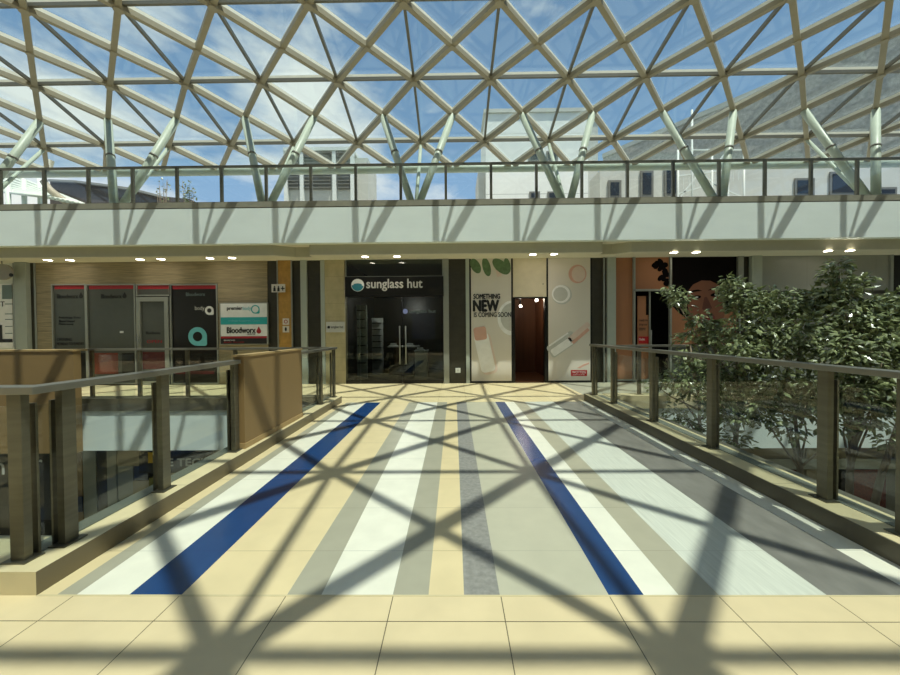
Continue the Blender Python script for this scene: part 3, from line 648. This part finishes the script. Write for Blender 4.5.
obj_ = obj('poster', bx(PY(412, 330, 14.5).x, PY(435, 330, 14.5).x, 14.5, 14.55, 1.2, 2.3), 'navy'); tag(obj_, 'dim dark advertising picture on the rear wall of the sunglasses shop', 'poster')
wallp(443.5, 449, 'alum', dy=-.06); wallp(449, 466, 'dark', dy=0); wallp(466, 469.5, 'palecol', dy=-.05)
r = obj('power_socket', frect(455.5, 368, 460.5, 372.8, YF-.012, .012), 'white'); tag(r, 'small white socket low on the dark tiled pier', 'socket'); obj('socket_hole', frect(457, 369.3, 459, 371.3, YF-.015, .003), 'pgrey', r)
# posters and doorway
def poster_base(x0, y0, x1, y1, label):
    a, b, c, d = rect(x0, y0, x1, y1, YF)
    r = thing('poster', label, 'poster', ((a+b)/2, YF, c))
    obj('frame', bx(a, b, YF, YF+.10, 0, d), 'black', r)
    w = .05; obj('print', bx(a+w, b-w, YF-.008, YF, c+.03, d-.03), 'postercream', r); return r
def pp(pts, root_, m, Y, name, t=.003):
    bm = bmn(); q = [(PY(x, y, Y).x, PY(x, y, Y).z) for x, y in pts]; prism(bm, q, Y-t, Y); return obj(name, bm, m, root_)
def pe(cx, cy, rx, ry, root_, m, Y, name, rot=0, t=.003, n=28):
    return pp(ell(cx, cy, rx, ry, n, rot=rot), root_, m, Y, name, t)
def capsule(root_, x0, y0, x1, y1, w, m, Y, name, rnd=.6):
    d = Vector((x1-x0, y1-y0)); L = d.length; d.normalize(); n = Vector((-d.y, d.x)); k = w*rnd*.5; pts = []
    for (bx_, by_, sd, sn) in ((x0, y0, 1, 1), (x1, y1, -1, 1), (x1, y1, -1, -1), (x0, y0, 1, -1)):
        c = Vector((bx_, by_))+d*(sd*k)+n*(sn*(w/2-k))
        arc = []
        for i in range(6):
            t = PI/2*i/5; arc.append(c-d*(sd*k*math.cos(t))+n*(sn*k*math.sin(t)))
        if (sd, sn) in ((-1, 1), (1, -1)): arc = arc[::-1]
        pts += arc
    return pp([(p.x, p.y) for p in pts], root_, m, Y, name)
r = poster_base(469.5, 257.5, 513, 382, 'tall cosmetics poster reading SOMETHING NEW IS COMING SOON left of the doorway')
Y1, Y2, Y3, Y4 = YF-.008, YF-.011, YF-.014, YF-.017
Xl, Xr = 471.5, 511.2
pe(475.5, 266, 4.6, 8, r, 'pgreen', Y1, 'printed_leaf', rot=-.5); pe(486.5, 267, 4, 9.5, r, 'pgreen', Y2, 'printed_leaf', rot=-.25); pe(501, 266.5, 5.5, 10.5, r, 'pgreen', Y3, 'printed_leaf', rot=-.85); pe(507.3, 265.5, 3.2, 7.6, r, 'pgreen', Y4, 'printed_leaf', rot=-.2)
pp([(494, 260.5), (498, 261), (502, 276), (497, 277)], r, 'peach2', Y1, 'printed_flower')
arc = [(511.2, 301)]+[(512-14.5*math.sin(t), 318+17.5*math.cos(t)) for t in [PI-.15-(PI-.3)*k/16 for k in range(17)]]
pp([p_ for p_ in arc if p_[0] < 511.3]+[(511.2, 335.4)], r, 'pwhite', Y1, 'printed_dish')
pp([(min(511.1, 512-11.5*math.sin(t)), 317+14*math.cos(t)) for t in [PI-(PI)*k/16 for k in range(17)]], r, 'pgrey', Y2, 'printed_dish')
text('SOMETHING', r, 473.5, 294, 500, 298.8, Y3, 'ink', heavy=.007); text('NEW', r, 473.5, 300.3, 498.5, 311.2, Y3, 'ink', heavy=.022); text('IS COMING SOON', r, 474, 312.3, 511, 317, Y3, 'ink', heavy=.004)
capsule(r, 482, 334, 491, 374, 15.5, 'peach2', Y1, 'printed_bottle'); capsule(r, 480.3, 333, 489, 372, 14.5, 'pwhite', Y2, 'printed_bottle'); capsule(r, 479.3, 327, 481.2, 340, 12.5, 'peach', Y3, 'printed_cap', .4)
panel(513, 256.5, 546.5, 297.5, 'creamwall', dy=.0, nm='wall_back'); 
q = PY(543, 284, YF); bm = bmn(); prism(bm, ell(q.x, q.z, .015, .015, 10), YF-.01, YF); tag(obj('panel_knob', bm, 'ink'), 'tiny dark knob on the cream panel over the doorway', 'knob')
# open doorway with brown room
bm = bmn(); a, b, c, d = rect(513, 297, 546.5, 383, YF); box(bm, a, a+.06, YF-.01, YF+.12, 0, d); box(bm, b-.06, b, YF-.01, YF+.12, 0, d); box(bm, a+.06, b-.06, YF-.01, YF+.12, d-.04, d); struct('door_4', bm, 'black', 'open doorway between the two cosmetics posters', 'door')
struct('wall_back', bx(a-.6, b+.3, 13.4, 13.5, 0, 3.4), 'brownroom'); struct('wall_left', bx(a-.65, a-.6, YF+.3, 13.5, 0, 3.4), 'brownroom'); struct('wall_right', bx(b+.3, b+.35, YF+.3, 13.5, 0, 3.4), 'brownroom'); struct('floor', bx(a-.6, b+.3, YF, 13.4, .001, .012), 'brownfloor'); struct('ceiling', bx(a-.6, b+.3, YF+.3, 13.4, 2.9, 2.95), 'brownroom')
for px, py, lb in ((520.5, 305.5, 'left small spotlight inside the brown room'), (536.5, 299.5, 'right small spotlight inside the brown room')):
    p = PZ(px, py, 2.86); p = PY(px, py, 12.2 if px < 530 else 11.3); tz = p.z; r = thing('ceiling_spotlight', lb, 'spotlight', (p.x, p.y, 2.9), 'spotlights inside the brown room')
    bm = bmn(); tube(bm, [(p.x, p.y, 2.9), (p.x, p.y, tz)], .02, 8); obj('stem', bm, 'black', r); bm = bmn(); tube(bm, [(p.x, p.y, tz), (p.x, p.y-.02, tz-.05)], .045, 12); obj('lens', bm, 'spot', r)
ld = bpy.data.lights.new('room_spot', 'POINT'); ld.energy = 22; ld.color = (1, .8, .6); ld.shadow_soft_size = .05; lo = bpy.data.objects.new('room_spot', ld); C.objects.link(lo); lo.location = ((a+b)/2, 12, 2.6)
r = poster_base(546.5, 257, 592, 381.5, 'tall cosmetics poster of jars and a glass bottle right of the doorway')
pe(577.5, 274, 9, 9.3, r, 'peach', Y1, 'printed_jar'); pe(578.5, 274, 6.8, 7.8, r, 'peach2', Y2, 'printed_jar'); pe(561.8, 294.6, 10, 9.8, r, 'pgrey', Y1, 'printed_jar'); pe(561, 294, 9.2, 9, r, 'pwhite', Y2, 'printed_jar'); pe(560.5, 294.2, 7.2, 7, r, 'pgrey', Y3, 'printed_jar')
capsule(r, 549.5, 353, 575, 335.5, 13.5, 'pgrey', Y1, 'printed_bottle', .4); capsule(r, 552, 353.5, 572, 340, 7.5, 'pwhite', Y2, 'printed_bottle', .5); capsule(r, 569, 340, 589, 323.5, 5.2, 'peach2', Y2, 'printed_bottle', .2); capsule(r, 572.5, 343, 588.6, 329, 3.2, 'peach', Y3, 'printed_cap', .2); capsule(r, 549, 346, 568, 333, 1.6, 'pwhite', Y3, 'printed_highlight', .3)
pp([(577, 368), (583, 364.5), (589, 362.5), (589, 364), (583, 366.5), (580, 368.4)], r, 'peach', Y1, 'printed_curl')
t_ = pp([(571, 370), (587, 370), (587, 376), (571, 376)], r, 'tagred', Y2, 'red_tag'); text('WOTTESS', t_, 572.3, 370.9, 585.8, 373.4, Y3, 'signwhite', t=.002); text('EXPERTS IN STORE', t_, 573, 374.2, 584.5, 375.1, Y3, 'signwhite', t=.002)
wallp(592, 607.5, 'dark', dy=.02); wallp(607.5, 616, 'palecol', dy=-.05); panel(603.5, 252, 605, 384, 'alum', dy=-.05, t=.04, nm='trim_6', floor_=True)
# terracotta shop front
panel(616, 252, 634, 384, 'orange', floor_=True, dy=.03, nm='wall_right'); 
for px in (633.5, 670, 738): panel(px, 252, px+(2 if px < 700 else 5.5), 384, 'alum', dy=-.04, t=.08, nm='trim_7', floor_=True)
panel(635.5, 252, 670, 289.5, 'orange', dy=.03, nm='wall_right'); panel(634, 289, 670, 291, 'alum', dy=-.04, t=.08, nm='trim_7'); panel(616, 379, 738, 381, 'alum', dy=-.03, t=.05, nm='trim_7')
# dark doorway with leaf poster
r = thing('poster', 'narrow orange leaning poster with a red foot inside the dark shop doorway', 'poster', tuple(PY(642, 380, YF+.1)))
obj('print', frect(637.5, 296, 649, 381, YF+.10, .03), 'orange', r); obj('dark_blot', frect(646, 296, 649, 315, YF+.096, .004), 'hair', r); obj('red_foot', frect(638.5, 336.5, 649, 343.5, YF+.096, .004), 'tagred', r)
for i, s in enumerate(('ready to', 'shop our', 'store')): text(s, r, 639, 319+i*4.2, 647.5-(i == 2)*2, 322+i*4.2, YF+.095, 'ink', t=.003)
text('Outlet', r, 639, 338, 645, 340.4, YF+.095, 'signwhite', t=.003)
panel(649.3, 291, 650.6, 381, 'alum', dy=.06, t=.05, nm='trim_7', floor_=True)
bm = bmn(); tube(bm, [(PY(651.3, 340, YF).x, YF, PY(651, 360, YF).z), (PY(651.3, 340, YF).x, YF, PY(651, 330, YF).z)], .015, 8); tag(obj('door_handle', bm, 'alum'), 'slim pull handle beside the dark terracotta shop doorway', 'handle')
wallp(650.6, 670, 'deep', dy=1.2)
# big portrait poster
Yp = YF+.03
r = thing('portrait_poster', 'large advertising poster of a woman with black curly hair behind the tree', 'poster', tuple(PY(705, 381, Yp)))
obj('print', frect(672, 256, 738, 345, Yp, .05), 'orange', r); obj('lower_panel', frect(672, 345, 738, 380, Yp, .05), 'frost', r)
pp([(672.2, 256.5), (737.8, 256.5), (737.8, 300), (730, 312), (700, 305), (686, 318), (678, 312), (672.2, 306)], r, 'hair', Yp-.001, 'hair')
def tl(pts, ax=706, ay=300, a=-.13):
    return [(ax+(x_-ax)*math.cos(a)-(y_-ay)*math.sin(a), ay+(x_-ax)*math.sin(a)+(y_-ay)*math.cos(a)) for x_, y_ in pts]
pp(tl([(698, 322), (718, 322), (720, 338), (731, 344), (686, 344), (697, 336)]), r, 'skind', Yp-.004, 'neck')
pp(tl(ell(706, 303, 19, 28)), r, 'skin', Yp-.004, 'face')
pp(tl([(685.5, 297), (687, 283), (695, 273), (706, 270), (717, 273), (724, 282), (726, 296), (721, 287), (713, 281.5), (704, 280), (695, 283), (689, 289)]), r, 'hair', Yp-.008, 'hair')
for s, ex in ((-1, 696.5), (1, 716)):
    pp(tl([(ex-7, 291.5-s*.6), (ex-2, 288.6), (ex+3, 288.6), (ex+7, 291+s*.6), (ex+3, 290.4), (ex-2, 290.4)]), r, 'hair', Yp-.008, 'eyebrow'); pp(tl(ell(ex, 296, 5, 1.8)), r, 'hair', Yp-.008, 'eye'); pp(tl(ell(ex+.6, 296, 1.5, .9)), r, 'lightink', Yp-.011, 'eye_glint')
pp(tl([(704.8, 297), (707.2, 297), (711, 308.5), (708, 310.8), (704, 310.8), (700.8, 308.5)]), r, 'skind', Yp-.008, 'nose'); pp(tl(ell(706, 318, 7, 3.2)), r, 'lips', Yp-.008, 'lips')
bm = bmn(); q = PY(724, 322, Yp); ringp(bm, q.x, q.z, .12, .09, Yp-.012, Yp-.008, 24); obj('earring', bm, 'plate', r)
# curls spilling on the orange panel to the left
r = thing('poster', 'dark curls printed on the orange panel over the shop doorway', 'poster', tuple(PY(655, 289, YF)))
pts = []; random.seed(5); bm = bmn()
for k in range(26):
    cx, cy = random.choice([(666, 270), (663, 276), (667, 283), (666, 266), (658, 265), (668, 276)]); cx += random.uniform(-3, 3); cy += random.uniform(-4, 4); cx = min(666.5, cx)
    q = [(PY(x_, y_, YF+.025).x, PY(x_, y_, YF+.025).z) for x_, y_ in ell(cx, cy, random.uniform(2, 4), random.uniform(1.4, 3), 10, rot=random.uniform(0, 3))]; prism(bm, q, YF+.022-k*.0003, YF+.029+k*.00001)
obj('curls', bm, 'hair', r)
wallp(743.5, 752, 'dark', dy=.05); wallp(752, 762, 'palecol', dy=-.08); panel(762, 252, 890, 290.5, 'hoard', dy=.0, nm='wall_right'); panel(762, 290.5, 890, 294, 'dark', dy=.04, nm='wall_right'); panel(762, 294, 890, 384, 'hoard', dy=.10, nm='wall_right', floor_=True); wallp(890, 893, 'alum', dy=-.04); wallp(893, 900, 'deep', dy=.05); wallp(900, 1100, 'hoard', dy=.05)

# ================================================================ outside, beyond the terrace
def bwin(root_, a, b, c, d, Y):
    f = obj('window', bx(a-.12, b+.12, Y-.08, Y-.02, c-.12, d+.12), 'thin', root_); obj('pane', bx(a, b, Y-.10, Y-.08, c, d), 'pane', f)
TZ = FZ1+.03
def bldg(x0, x1, ytop, Y, depth, m, label, name='building'):
    a, b = PY(x0, 185, Y).x, PY(x1, 185, Y).x; zt = PY((x0+x1)/2, ytop, Y).z
    r = thing(name, label, 'building', ((a+b)/2, Y, TZ)); obj('wall', bx(a, b, Y, Y+depth, TZ, zt), m, r); return r
r = bldg(486, 588, 113, 26, 4.6, 'bwhite', 'tall white panelled building behind the centre of the glass roof')
obj('stair_tower', frect(478, 172, 486, 205, 26.5, 3), 'concrete', r)
obj('roof_coping', bx(PY(485, 113, 26).x-.1, PY(588, 113, 26).x+.1, 25.85, 30.8, PY(536, 113, 26).z, PY(536, 113, 26).z+.25), 'concrete', r)
for x0_, x1_ in ((531, 538), (549, 559)): a, b, c, d = rect(x0_, 193.5, x1_, 198, 26); bwin(r, a, b, c, d, 26)
for x0_, x1_ in ((530, 540), (548, 556)): a, b, c, d = rect(x0_, 153, x1_, 160, 26); bwin(r, a, b, c, d, 26)
r = bldg(588, 598, 122, 29, 4, 'concrete', 'narrow pale concrete block right beside the tall white building')
obj('roof_coping', bx(PY(587, 122, 29).x, PY(599, 122, 29).x, 28.9, 33, PY(593, 122, 29).z, PY(593, 122, 29).z+.2), 'bwhite', r)
# big oblique grey building
p0 = Vector((PY(603, 165, 40).x, 40)); p1 = Vector((PY(960, 165, 22).x, 22)); zt0 = PY(603, 158, 40).z
dv = (p1-p0).normalized(); nv = Vector((dv.y, -dv.x)); nv = -nv if nv.x < 0 else nv
r = thing('building', 'large grey pebbled building running obliquely at the right', 'building', (p0.x, p0.y, TZ))
bm = bmn(); zprism(bm, [tuple(p0), tuple(p1), tuple(p1+nv*6), tuple(p0+nv*6)], TZ, zt0); obj('wall', bm, 'bgrey', r)
bm = bmn(); o3 = -nv*.15; zprism(bm, [tuple(p0+o3), tuple(p1+o3), tuple(p1+nv*6), tuple(p0+nv*6)], zt0, zt0+.4); obj('roof_coping', bm, 'concrete', r)
# low grey annex in front, straight on
r = bldg(600, 930, 168, 19.5, 1.5, 'concrete', 'low pale grey block with square windows behind the right end of the parapet')
for q in ((610, 183, 618.5, 196), (642, 173.5, 650.5, 195), (666, 170, 675, 194), (796, 181, 811, 194), (831, 174.5, 853, 193), (879, 190, 893, 194)): a, b, c, d = rect(*q, 19.5); bwin(r, a, b, c, d, 19.5)
# white steel stair
r = thing('steel_stair', 'white latticed steel stair frame in front of the grey buildings', 'stair', tuple(PY(715, 199, 17)))
bm = bmn()
for px in (678, 692, 712, 728, 744): a, b = PY(px, 199, 17), PY(px, 110 if px == 692 else 150, 17); a.z = TZ; tube(bm, [a, b], .045, 8)
obj('upright', bm, 'white', r)
bm = bmn()
for (xa_, ya_, xb_, yb_) in ((677, 194, 712, 184), (712, 184, 744, 198), (678, 176, 744, 168), (692, 150, 744, 150), (678, 200, 700, 172), (700, 172, 728, 196), (712, 170, 728, 150), (692, 168, 712, 150)): bar(bm, PY(xa_, ya_, 17), PY(xb_, yb_, 17), .06, .06)
obj('flight', bm, 'white', r)
bm = bmn(); 
for i in range(12): bar(bm, PY(678+i*5.5, 190-i*.9, 17), PY(678+i*5.5, 178-i*.9, 17), .02, .02)
obj('baluster_screen', bm, 'white', r)
# louvred block
r = bldg(285, 351, 150, 22, 3, 'concrete', 'grey louvred plant block left of the centre of the parapet')
a, b, c, d = rect(285, 150, 351, 199, 22)
for s0, s1 in ((286, 299), (303, 331), (338, 350)):
    a, b, c, d = rect(s0, 152, s1, 190, 22); bm = bmn(); n_ = 11
    for i in range(n_): z = c+(d-c)*i/n_; bar(bm, (a, 21.88, z+.12), (b, 21.88, z+.12), .2, .05, up=Vector((0, -.5, 1)))
    for i in range(n_): z = c+(d-c)*i/n_; box(bm, a, b, 21.93, 21.99, z, z+(d-c)/n_*.8)
    obj('louvre_panel', bm, 'louvre', r)
for s0 in (284, 300, 332.5, 350.5): a, b, c, d = rect(s0, 150, s0+3.5, 199, 21.8); obj('mullion', bx(a, b, 21.75, 22, TZ, d), 'white', r)
obj('side_tower', frect(355, 158, 368, 205, 22.4, 2.5), 'concrete', r); obj('roof_coping', frect(283, 147, 353, 150.3, 21.7, 3.4), 'white', r)
# curved dark roof at left
r = thing('building', 'low building with a long dark curved roof at the left', 'building', tuple(PY(95, 199, 20)))
bm = bmn(); q = [(50, 180), (75, 181.5), (100, 184.5), (130, 189), (160, 196), (190, 199), (190, 205), (50, 205)]
prism(bm, [(PY(x_, y_, 20).x, max(TZ, PY(x_, y_, 20).z)) for x_, y_ in q], 20, 26); obj('curved_roof', bm, 'darkroof', r)
bm = bmn(); q = [(48, 179), (75, 180.3), (100, 183.2), (130, 187.5), (160, 195), (160, 197), (130, 189.7), (100, 185.2), (75, 182.2), (48, 181)]
prism(bm, [(PY(x_, y_, 19.8).x, PY(x_, y_, 19.8).z) for x_, y_ in q], 19.8, 26.2); obj('roof_edge', bm, 'louvre', r)
a, b, c, d = rect(60, 199, 150, 206, 20.5); obj('wall', bx(a, b, 20.5, 24.5, TZ, d), 'concrete', r)
# white tube pergola far left
r = thing('pergola', 'white steel tube pergola at the far left of the terrace', 'pergola', tuple(PY(20, 199, 16)))
for i in range(9):
    bm = bmn(); tube(bm, [PY(-5-i*3, 168+i*2.5, 19), PY(88-i*5, 206-i*1.5+i*.4, 14)], .06, 8); obj('roof_tube', bm, 'kgreen', r)
for i in range(3):
    a_ = PY(8+i*16, 186, 16); b_ = Vector((a_.x, a_.y, TZ)); bm = bmn(); tube(bm, [b_, a_+Vector((0, 0, .3))], .09, 10); obj('post', bm, 'kgreen', r)
bm = bmn(); pts = [PY(50, 160, 14.5)]+[PY(x_, y_, 14.5) for x_, y_ in ((47, 172), (44, 182), (50, 190), (60, 198), (70, 204))]; tube(bm, pts, .13, 10); obj('curved_beam', bm, 'roofsteel', r)

# ================================================================ vegetation
def leaf_geo(V, Fc, c, d, nrm, L, w):
    d = d.normalized(); s = d.cross(nrm)
    if s.length < 1e-3: return
    s.normalize(); u = s.cross(d).normalized(); i = len(V)
    V += [c, c+d*L*.5+s*w-u*0-u*L*.05, c+d*L-u*L*.18, c+d*L*.5-s*w-u*L*.05, c+d*L*.5+u*L*.06]
    Fc += [(i, i+1, i+4), (i+1, i+2, i+4), (i+2, i+3, i+4), (i+3, i, i+4)]
def mesh_from(V, Fc, name, m, parent):
    o_ = Vector(parent['_o']); me = bpy.data.meshes.new(name); me.from_pydata([tuple(v-o_) for v in V], [], Fc); me.materials.append(M[m])
    o = bpy.data.objects.new(name, me); C.objects.link(o); o.parent = parent; return o
def rv(): 
    while True:
        v = Vector((random.uniform(-1, 1), random.uniform(-1, 1), random.uniform(-1, 1)))
        if .05 < v.length < 1: return v.normalized()
random.seed(21)
base = Vector((5.6, 5.6, -3.96))
r = thing('tree', 'leafy green tree rising from the lower level beside the right balustrade', 'tree', tuple(base))
blobs = []   # (px, py, radius px, depth, leaves)
def B(px, py, rp, Y, n): blobs.append((PY(px, py, Y), rp*Y/FPX, n))
B(672, 294, 9, 6.9, 45); B(681, 300, 10, 6.8, 70); B(697, 319, 11, 6.6, 80); B(712, 327, 10, 6.5, 60); B(719, 338, 14, 6.4, 140); B(690, 338, 13, 6.7, 90)
B(733, 292, 12, 6.3, 120); B(729, 281, 7, 6.3, 50); B(742, 300, 16, 6.2, 190); B(745, 330, 20, 6.0, 260); B(765, 306, 17, 6.0, 220); B(770, 345, 22, 5.8, 300); B(790, 305, 17, 5.9, 220); B(740, 352, 18, 5.7, 220)
B(800, 335, 24, 5.6, 360); B(815, 302, 16, 5.8, 200); B(836, 276, 11, 5.7, 90); B(838, 264, 7, 5.7, 40); B(838, 293, 14, 5.6, 160); B(858, 284, 8, 5.6, 50); B(866, 279, 5, 5.6, 20); B(850, 320, 24, 5.4, 360)
B(880, 312, 18, 5.3, 230); B(900, 305, 16, 5.3, 190); B(885, 345, 26, 5.1, 380); B(845, 355, 24, 5.1, 340); B(925, 325, 30, 5.2, 420); B(960, 330, 34, 5.3, 380); B(935, 370, 28, 5.0, 280)
B(715, 372, 17, 6.2, 170); B(672, 378, 12, 6.6, 80); B(655, 385, 9, 6.9, 40); B(688, 385, 14, 6.3, 110); B(690, 360, 12, 6.4, 80); B(740, 385, 18, 5.9, 190); B(775, 385, 20, 5.6, 240); B(812, 385, 20, 5.3, 230); B(855, 390, 20, 5.0, 200); B(890, 385, 20, 4.9, 200)
B(690, 425, 14, 6.2, 90); B(675, 410, 10, 6.5, 50); B(700, 440, 10, 6.0, 50); B(730, 415, 15, 5.8, 90); B(765, 415, 14, 5.6, 80); B(790, 430, 12, 5.4, 50); B(835, 425, 12, 5.1, 50); B(868, 420, 12, 5, 50); B(735, 440, 12, 5.8, 60); B(780, 400, 14, 5.7, 90); B(715, 400, 18, 6.0, 140); B(752, 405, 16, 5.7, 130); B(800, 405, 16, 5.4, 120); B(830, 400, 18, 5.2, 140); B(875, 405, 16, 5, 110); B(886, 440, 9, 4.9, 30); B(852, 400, 14, 5.1, 70)
V, Fc = [], []
for c, rad, n in blobs:
    for _ in range(int(n*1.3)):
        v = rv(); rr = rad*random.uniform(.25, 1.12); p = c+Vector((v.x*rr, v.y*rr*1.1, v.z*rr*.95))
        if p.x < 3.14 or p.y > 7.55: continue
        d = (Vector((v.x, v.y, v.z*.3-.25))+rv()*.7); nn = (Vector((0, 0, 1))+rv()*.75).normalized()
        L = random.uniform(.085, .145); leaf_geo(V, Fc, p, d, nn, L, L*.25)
mesh_from(V, Fc, 'foliage', 'leaf', r)
bm = bmn()
stems = [(base+Vector((0, 0, 0)), PY(800, 470, 5.5), PY(800, 340, 5.6)), (base+Vector((-.1, .1, 0)), PY(735, 445, 6.0), PY(742, 310, 6.2)), (base+Vector((.1, -.1, 0)), PY(850, 470, 5.2), PY(870, 330, 5.2)), (base+Vector((0, .15, 0)), PY(700, 440, 6.1), PY(690, 345, 6.5)), (base+Vector((.05, 0, 0)), PY(880, 480, 5.0), PY(930, 350, 5.1))]
for a, b_, c in stems:
    m1 = a.lerp(b_, .5)+Vector((.08, 0, 0)); tube(bm, [a, m1, b_, b_.lerp(c, .5)+rv()*.08, c], [.085, .06, .04, .028, .012], 9)
obj('trunk', bm, 'bark', r)
bm = bmn()
for c, rad, n in blobs:
    best = min(stems, key=lambda s: (s[1].lerp(s[2], .5)-c).length); k = random.uniform(0, .7); a = best[1].lerp(best[2], k)
    if a.z > c.z-.05: a = best[1]
    mid = a.lerp(c, .55)+rv()*.08-Vector((0, 0, .03)); tube(bm, [a, mid, c], [.018, .012, .006], 6)
    for _ in range(3):
        e = c+rv()*rad*.9
        if e.x > 3.15 and e.y < 7.5: tube(bm, [c, (c+e)/2+rv()*.02, e], [.006, .005, .003], 5)
o = obj('branches', bm, 'bark', r); 
pr = thing('planter', 'round stone planter on the lower level holding the tree', 'planter', (base.x, base.y, -4.6))
bm = bmn(); tube(bm, [(base.x, base.y, -4.6), (base.x, base.y, -4.35), (base.x, base.y, -4.0)], [.55, .7, .75], 28); obj('pot', bm, 'pot', pr); bm = bmn(); tube(bm, [(base.x, base.y, -4.0), (base.x, base.y, -3.985)], .68, 28); obj('soil', bm, 'soil', pr)
# two saplings outside
for (px, yt, lb, nn) in ((163, 179, 'thin sapling with sparse leaves beyond the parapet, left one of two', 60), (188, 180, 'bushier sapling beyond the parapet, right one of two', 260)):
    b_ = PY(px, 199, 15.5); b_.z = TZ; r = thing('sapling', lb, 'tree', tuple(b_), 'saplings beyond the parapet'); bm = bmn(); V, Fc = [], []
    for k in range(9):
        e = PY(px+random.uniform(-8, 8)*(1 if nn > 100 else .8), yt+random.uniform(0, 10), 15.5); tube(bm, [b_, b_.lerp(e, .5)+rv()*.05, e], [.02, .014, .006], 5)
        for _ in range(nn//9): p = b_.lerp(e, random.uniform(.35, 1))+rv()*random.uniform(.02, .22); leaf_geo(V, Fc, p, rv(), rv(), .13, .035)
    obj('trunk', bm, 'bark', r); mesh_from(V, Fc, 'foliage', 'leaf', r)

# ================================================================ light, sky, camera
sd = bpy.data.lights.new('sun', 'SUN'); sd.energy = 5.2; sd.angle = math.radians(.55); sd.color = (1, .945, .83)
so = bpy.data.objects.new('sun', sd); C.objects.link(so); so.rotation_euler = Vector((-.272, .268, -1)).to_track_quat('-Z', 'Y').to_euler(); so.location = (4, -4, 20)
w = bpy.data.worlds.new('sky'); bpy.context.scene.world = w; w.use_nodes = True; n = w.node_tree.nodes; l = w.node_tree.links; n.clear()
out = n.new('ShaderNodeOutputWorld'); bg = n.new('ShaderNodeBackground'); l.new(bg.outputs[0], out.inputs[0])
tc = n.new('ShaderNodeTexCoord'); sp = n.new('ShaderNodeSeparateXYZ'); l.new(tc.outputs['Generated'], sp.inputs[0])
cr = n.new('ShaderNodeValToRGB'); l.new(sp.outputs[2], cr.inputs[0]); e = cr.color_ramp.elements
e[0].position = 0; e[0].color = (.38, .56, .80, 1); e[1].position = 1; e[1].color = (.17, .28, .46, 1)
k = e.new(.35); k.color = (.27, .45, .70, 1); k = e.new(.6); k.color = (.21, .35, .56, 1)
mp = n.new('ShaderNodeMapping'); mp.inputs['Scale'].default_value = (1, 1, 2.2); mp.inputs['Location'].default_value = (3.1, .4, 1.7); l.new(tc.outputs['Generated'], mp.inputs[0])
ns = n.new('ShaderNodeTexNoise'); ns.inputs['Scale'].default_value = 2.6; ns.inputs['Detail'].default_value = 9; ns.inputs['Roughness'].default_value = .58; l.new(mp.outputs[0], ns.inputs[0])
# more cloud towards the left
ma = n.new('ShaderNodeMath'); ma.operation = 'MULTIPLY_ADD'; l.new(sp.outputs[0], ma.inputs[0]); ma.inputs[1].default_value = -.2; l.new(ns.outputs[0], ma.inputs[2])
mr = n.new('ShaderNodeMapRange'); mr.inputs[1].default_value = .53; mr.inputs[2].default_value = .72; l.new(ma.outputs[0], mr.inputs[0])
mx = n.new('ShaderNodeMix'); mx.data_type = 'RGBA'; l.new(mr.outputs[0], mx.inputs[0]); l.new(cr.outputs[0], mx.inputs[6]); mx.inputs[7].default_value = (.98, .98, .93, 1)
l.new(mx.outputs[2], bg.inputs[0]); bg.inputs[1].default_value = .95
cd = bpy.data.cameras.new('camera'); cam = bpy.data.objects.new('camera', cd); C.objects.link(cam); cam.location = CP
cam.rotation_euler = RM.to_euler(); cd.sensor_fit = 'HORIZONTAL'; cd.sensor_width = 36; cd.lens = FPX/900*36; cd.clip_start = .05; cd.clip_end = 500
sc = bpy.context.scene; sc.camera = cam
sc.view_settings.view_transform = 'Standard'; sc.view_settings.look = 'None'; sc.view_settings.gamma = 1; sc.view_settings.use_curve_mapping = False
sc.view_settings.exposure = .22
sc.cycles.max_bounces = 10; sc.cycles.diffuse_bounces = 5; sc.cycles.transparent_max_bounces = 24
for o in bpy.data.objects:
    if '_o' in o: del o['_o']
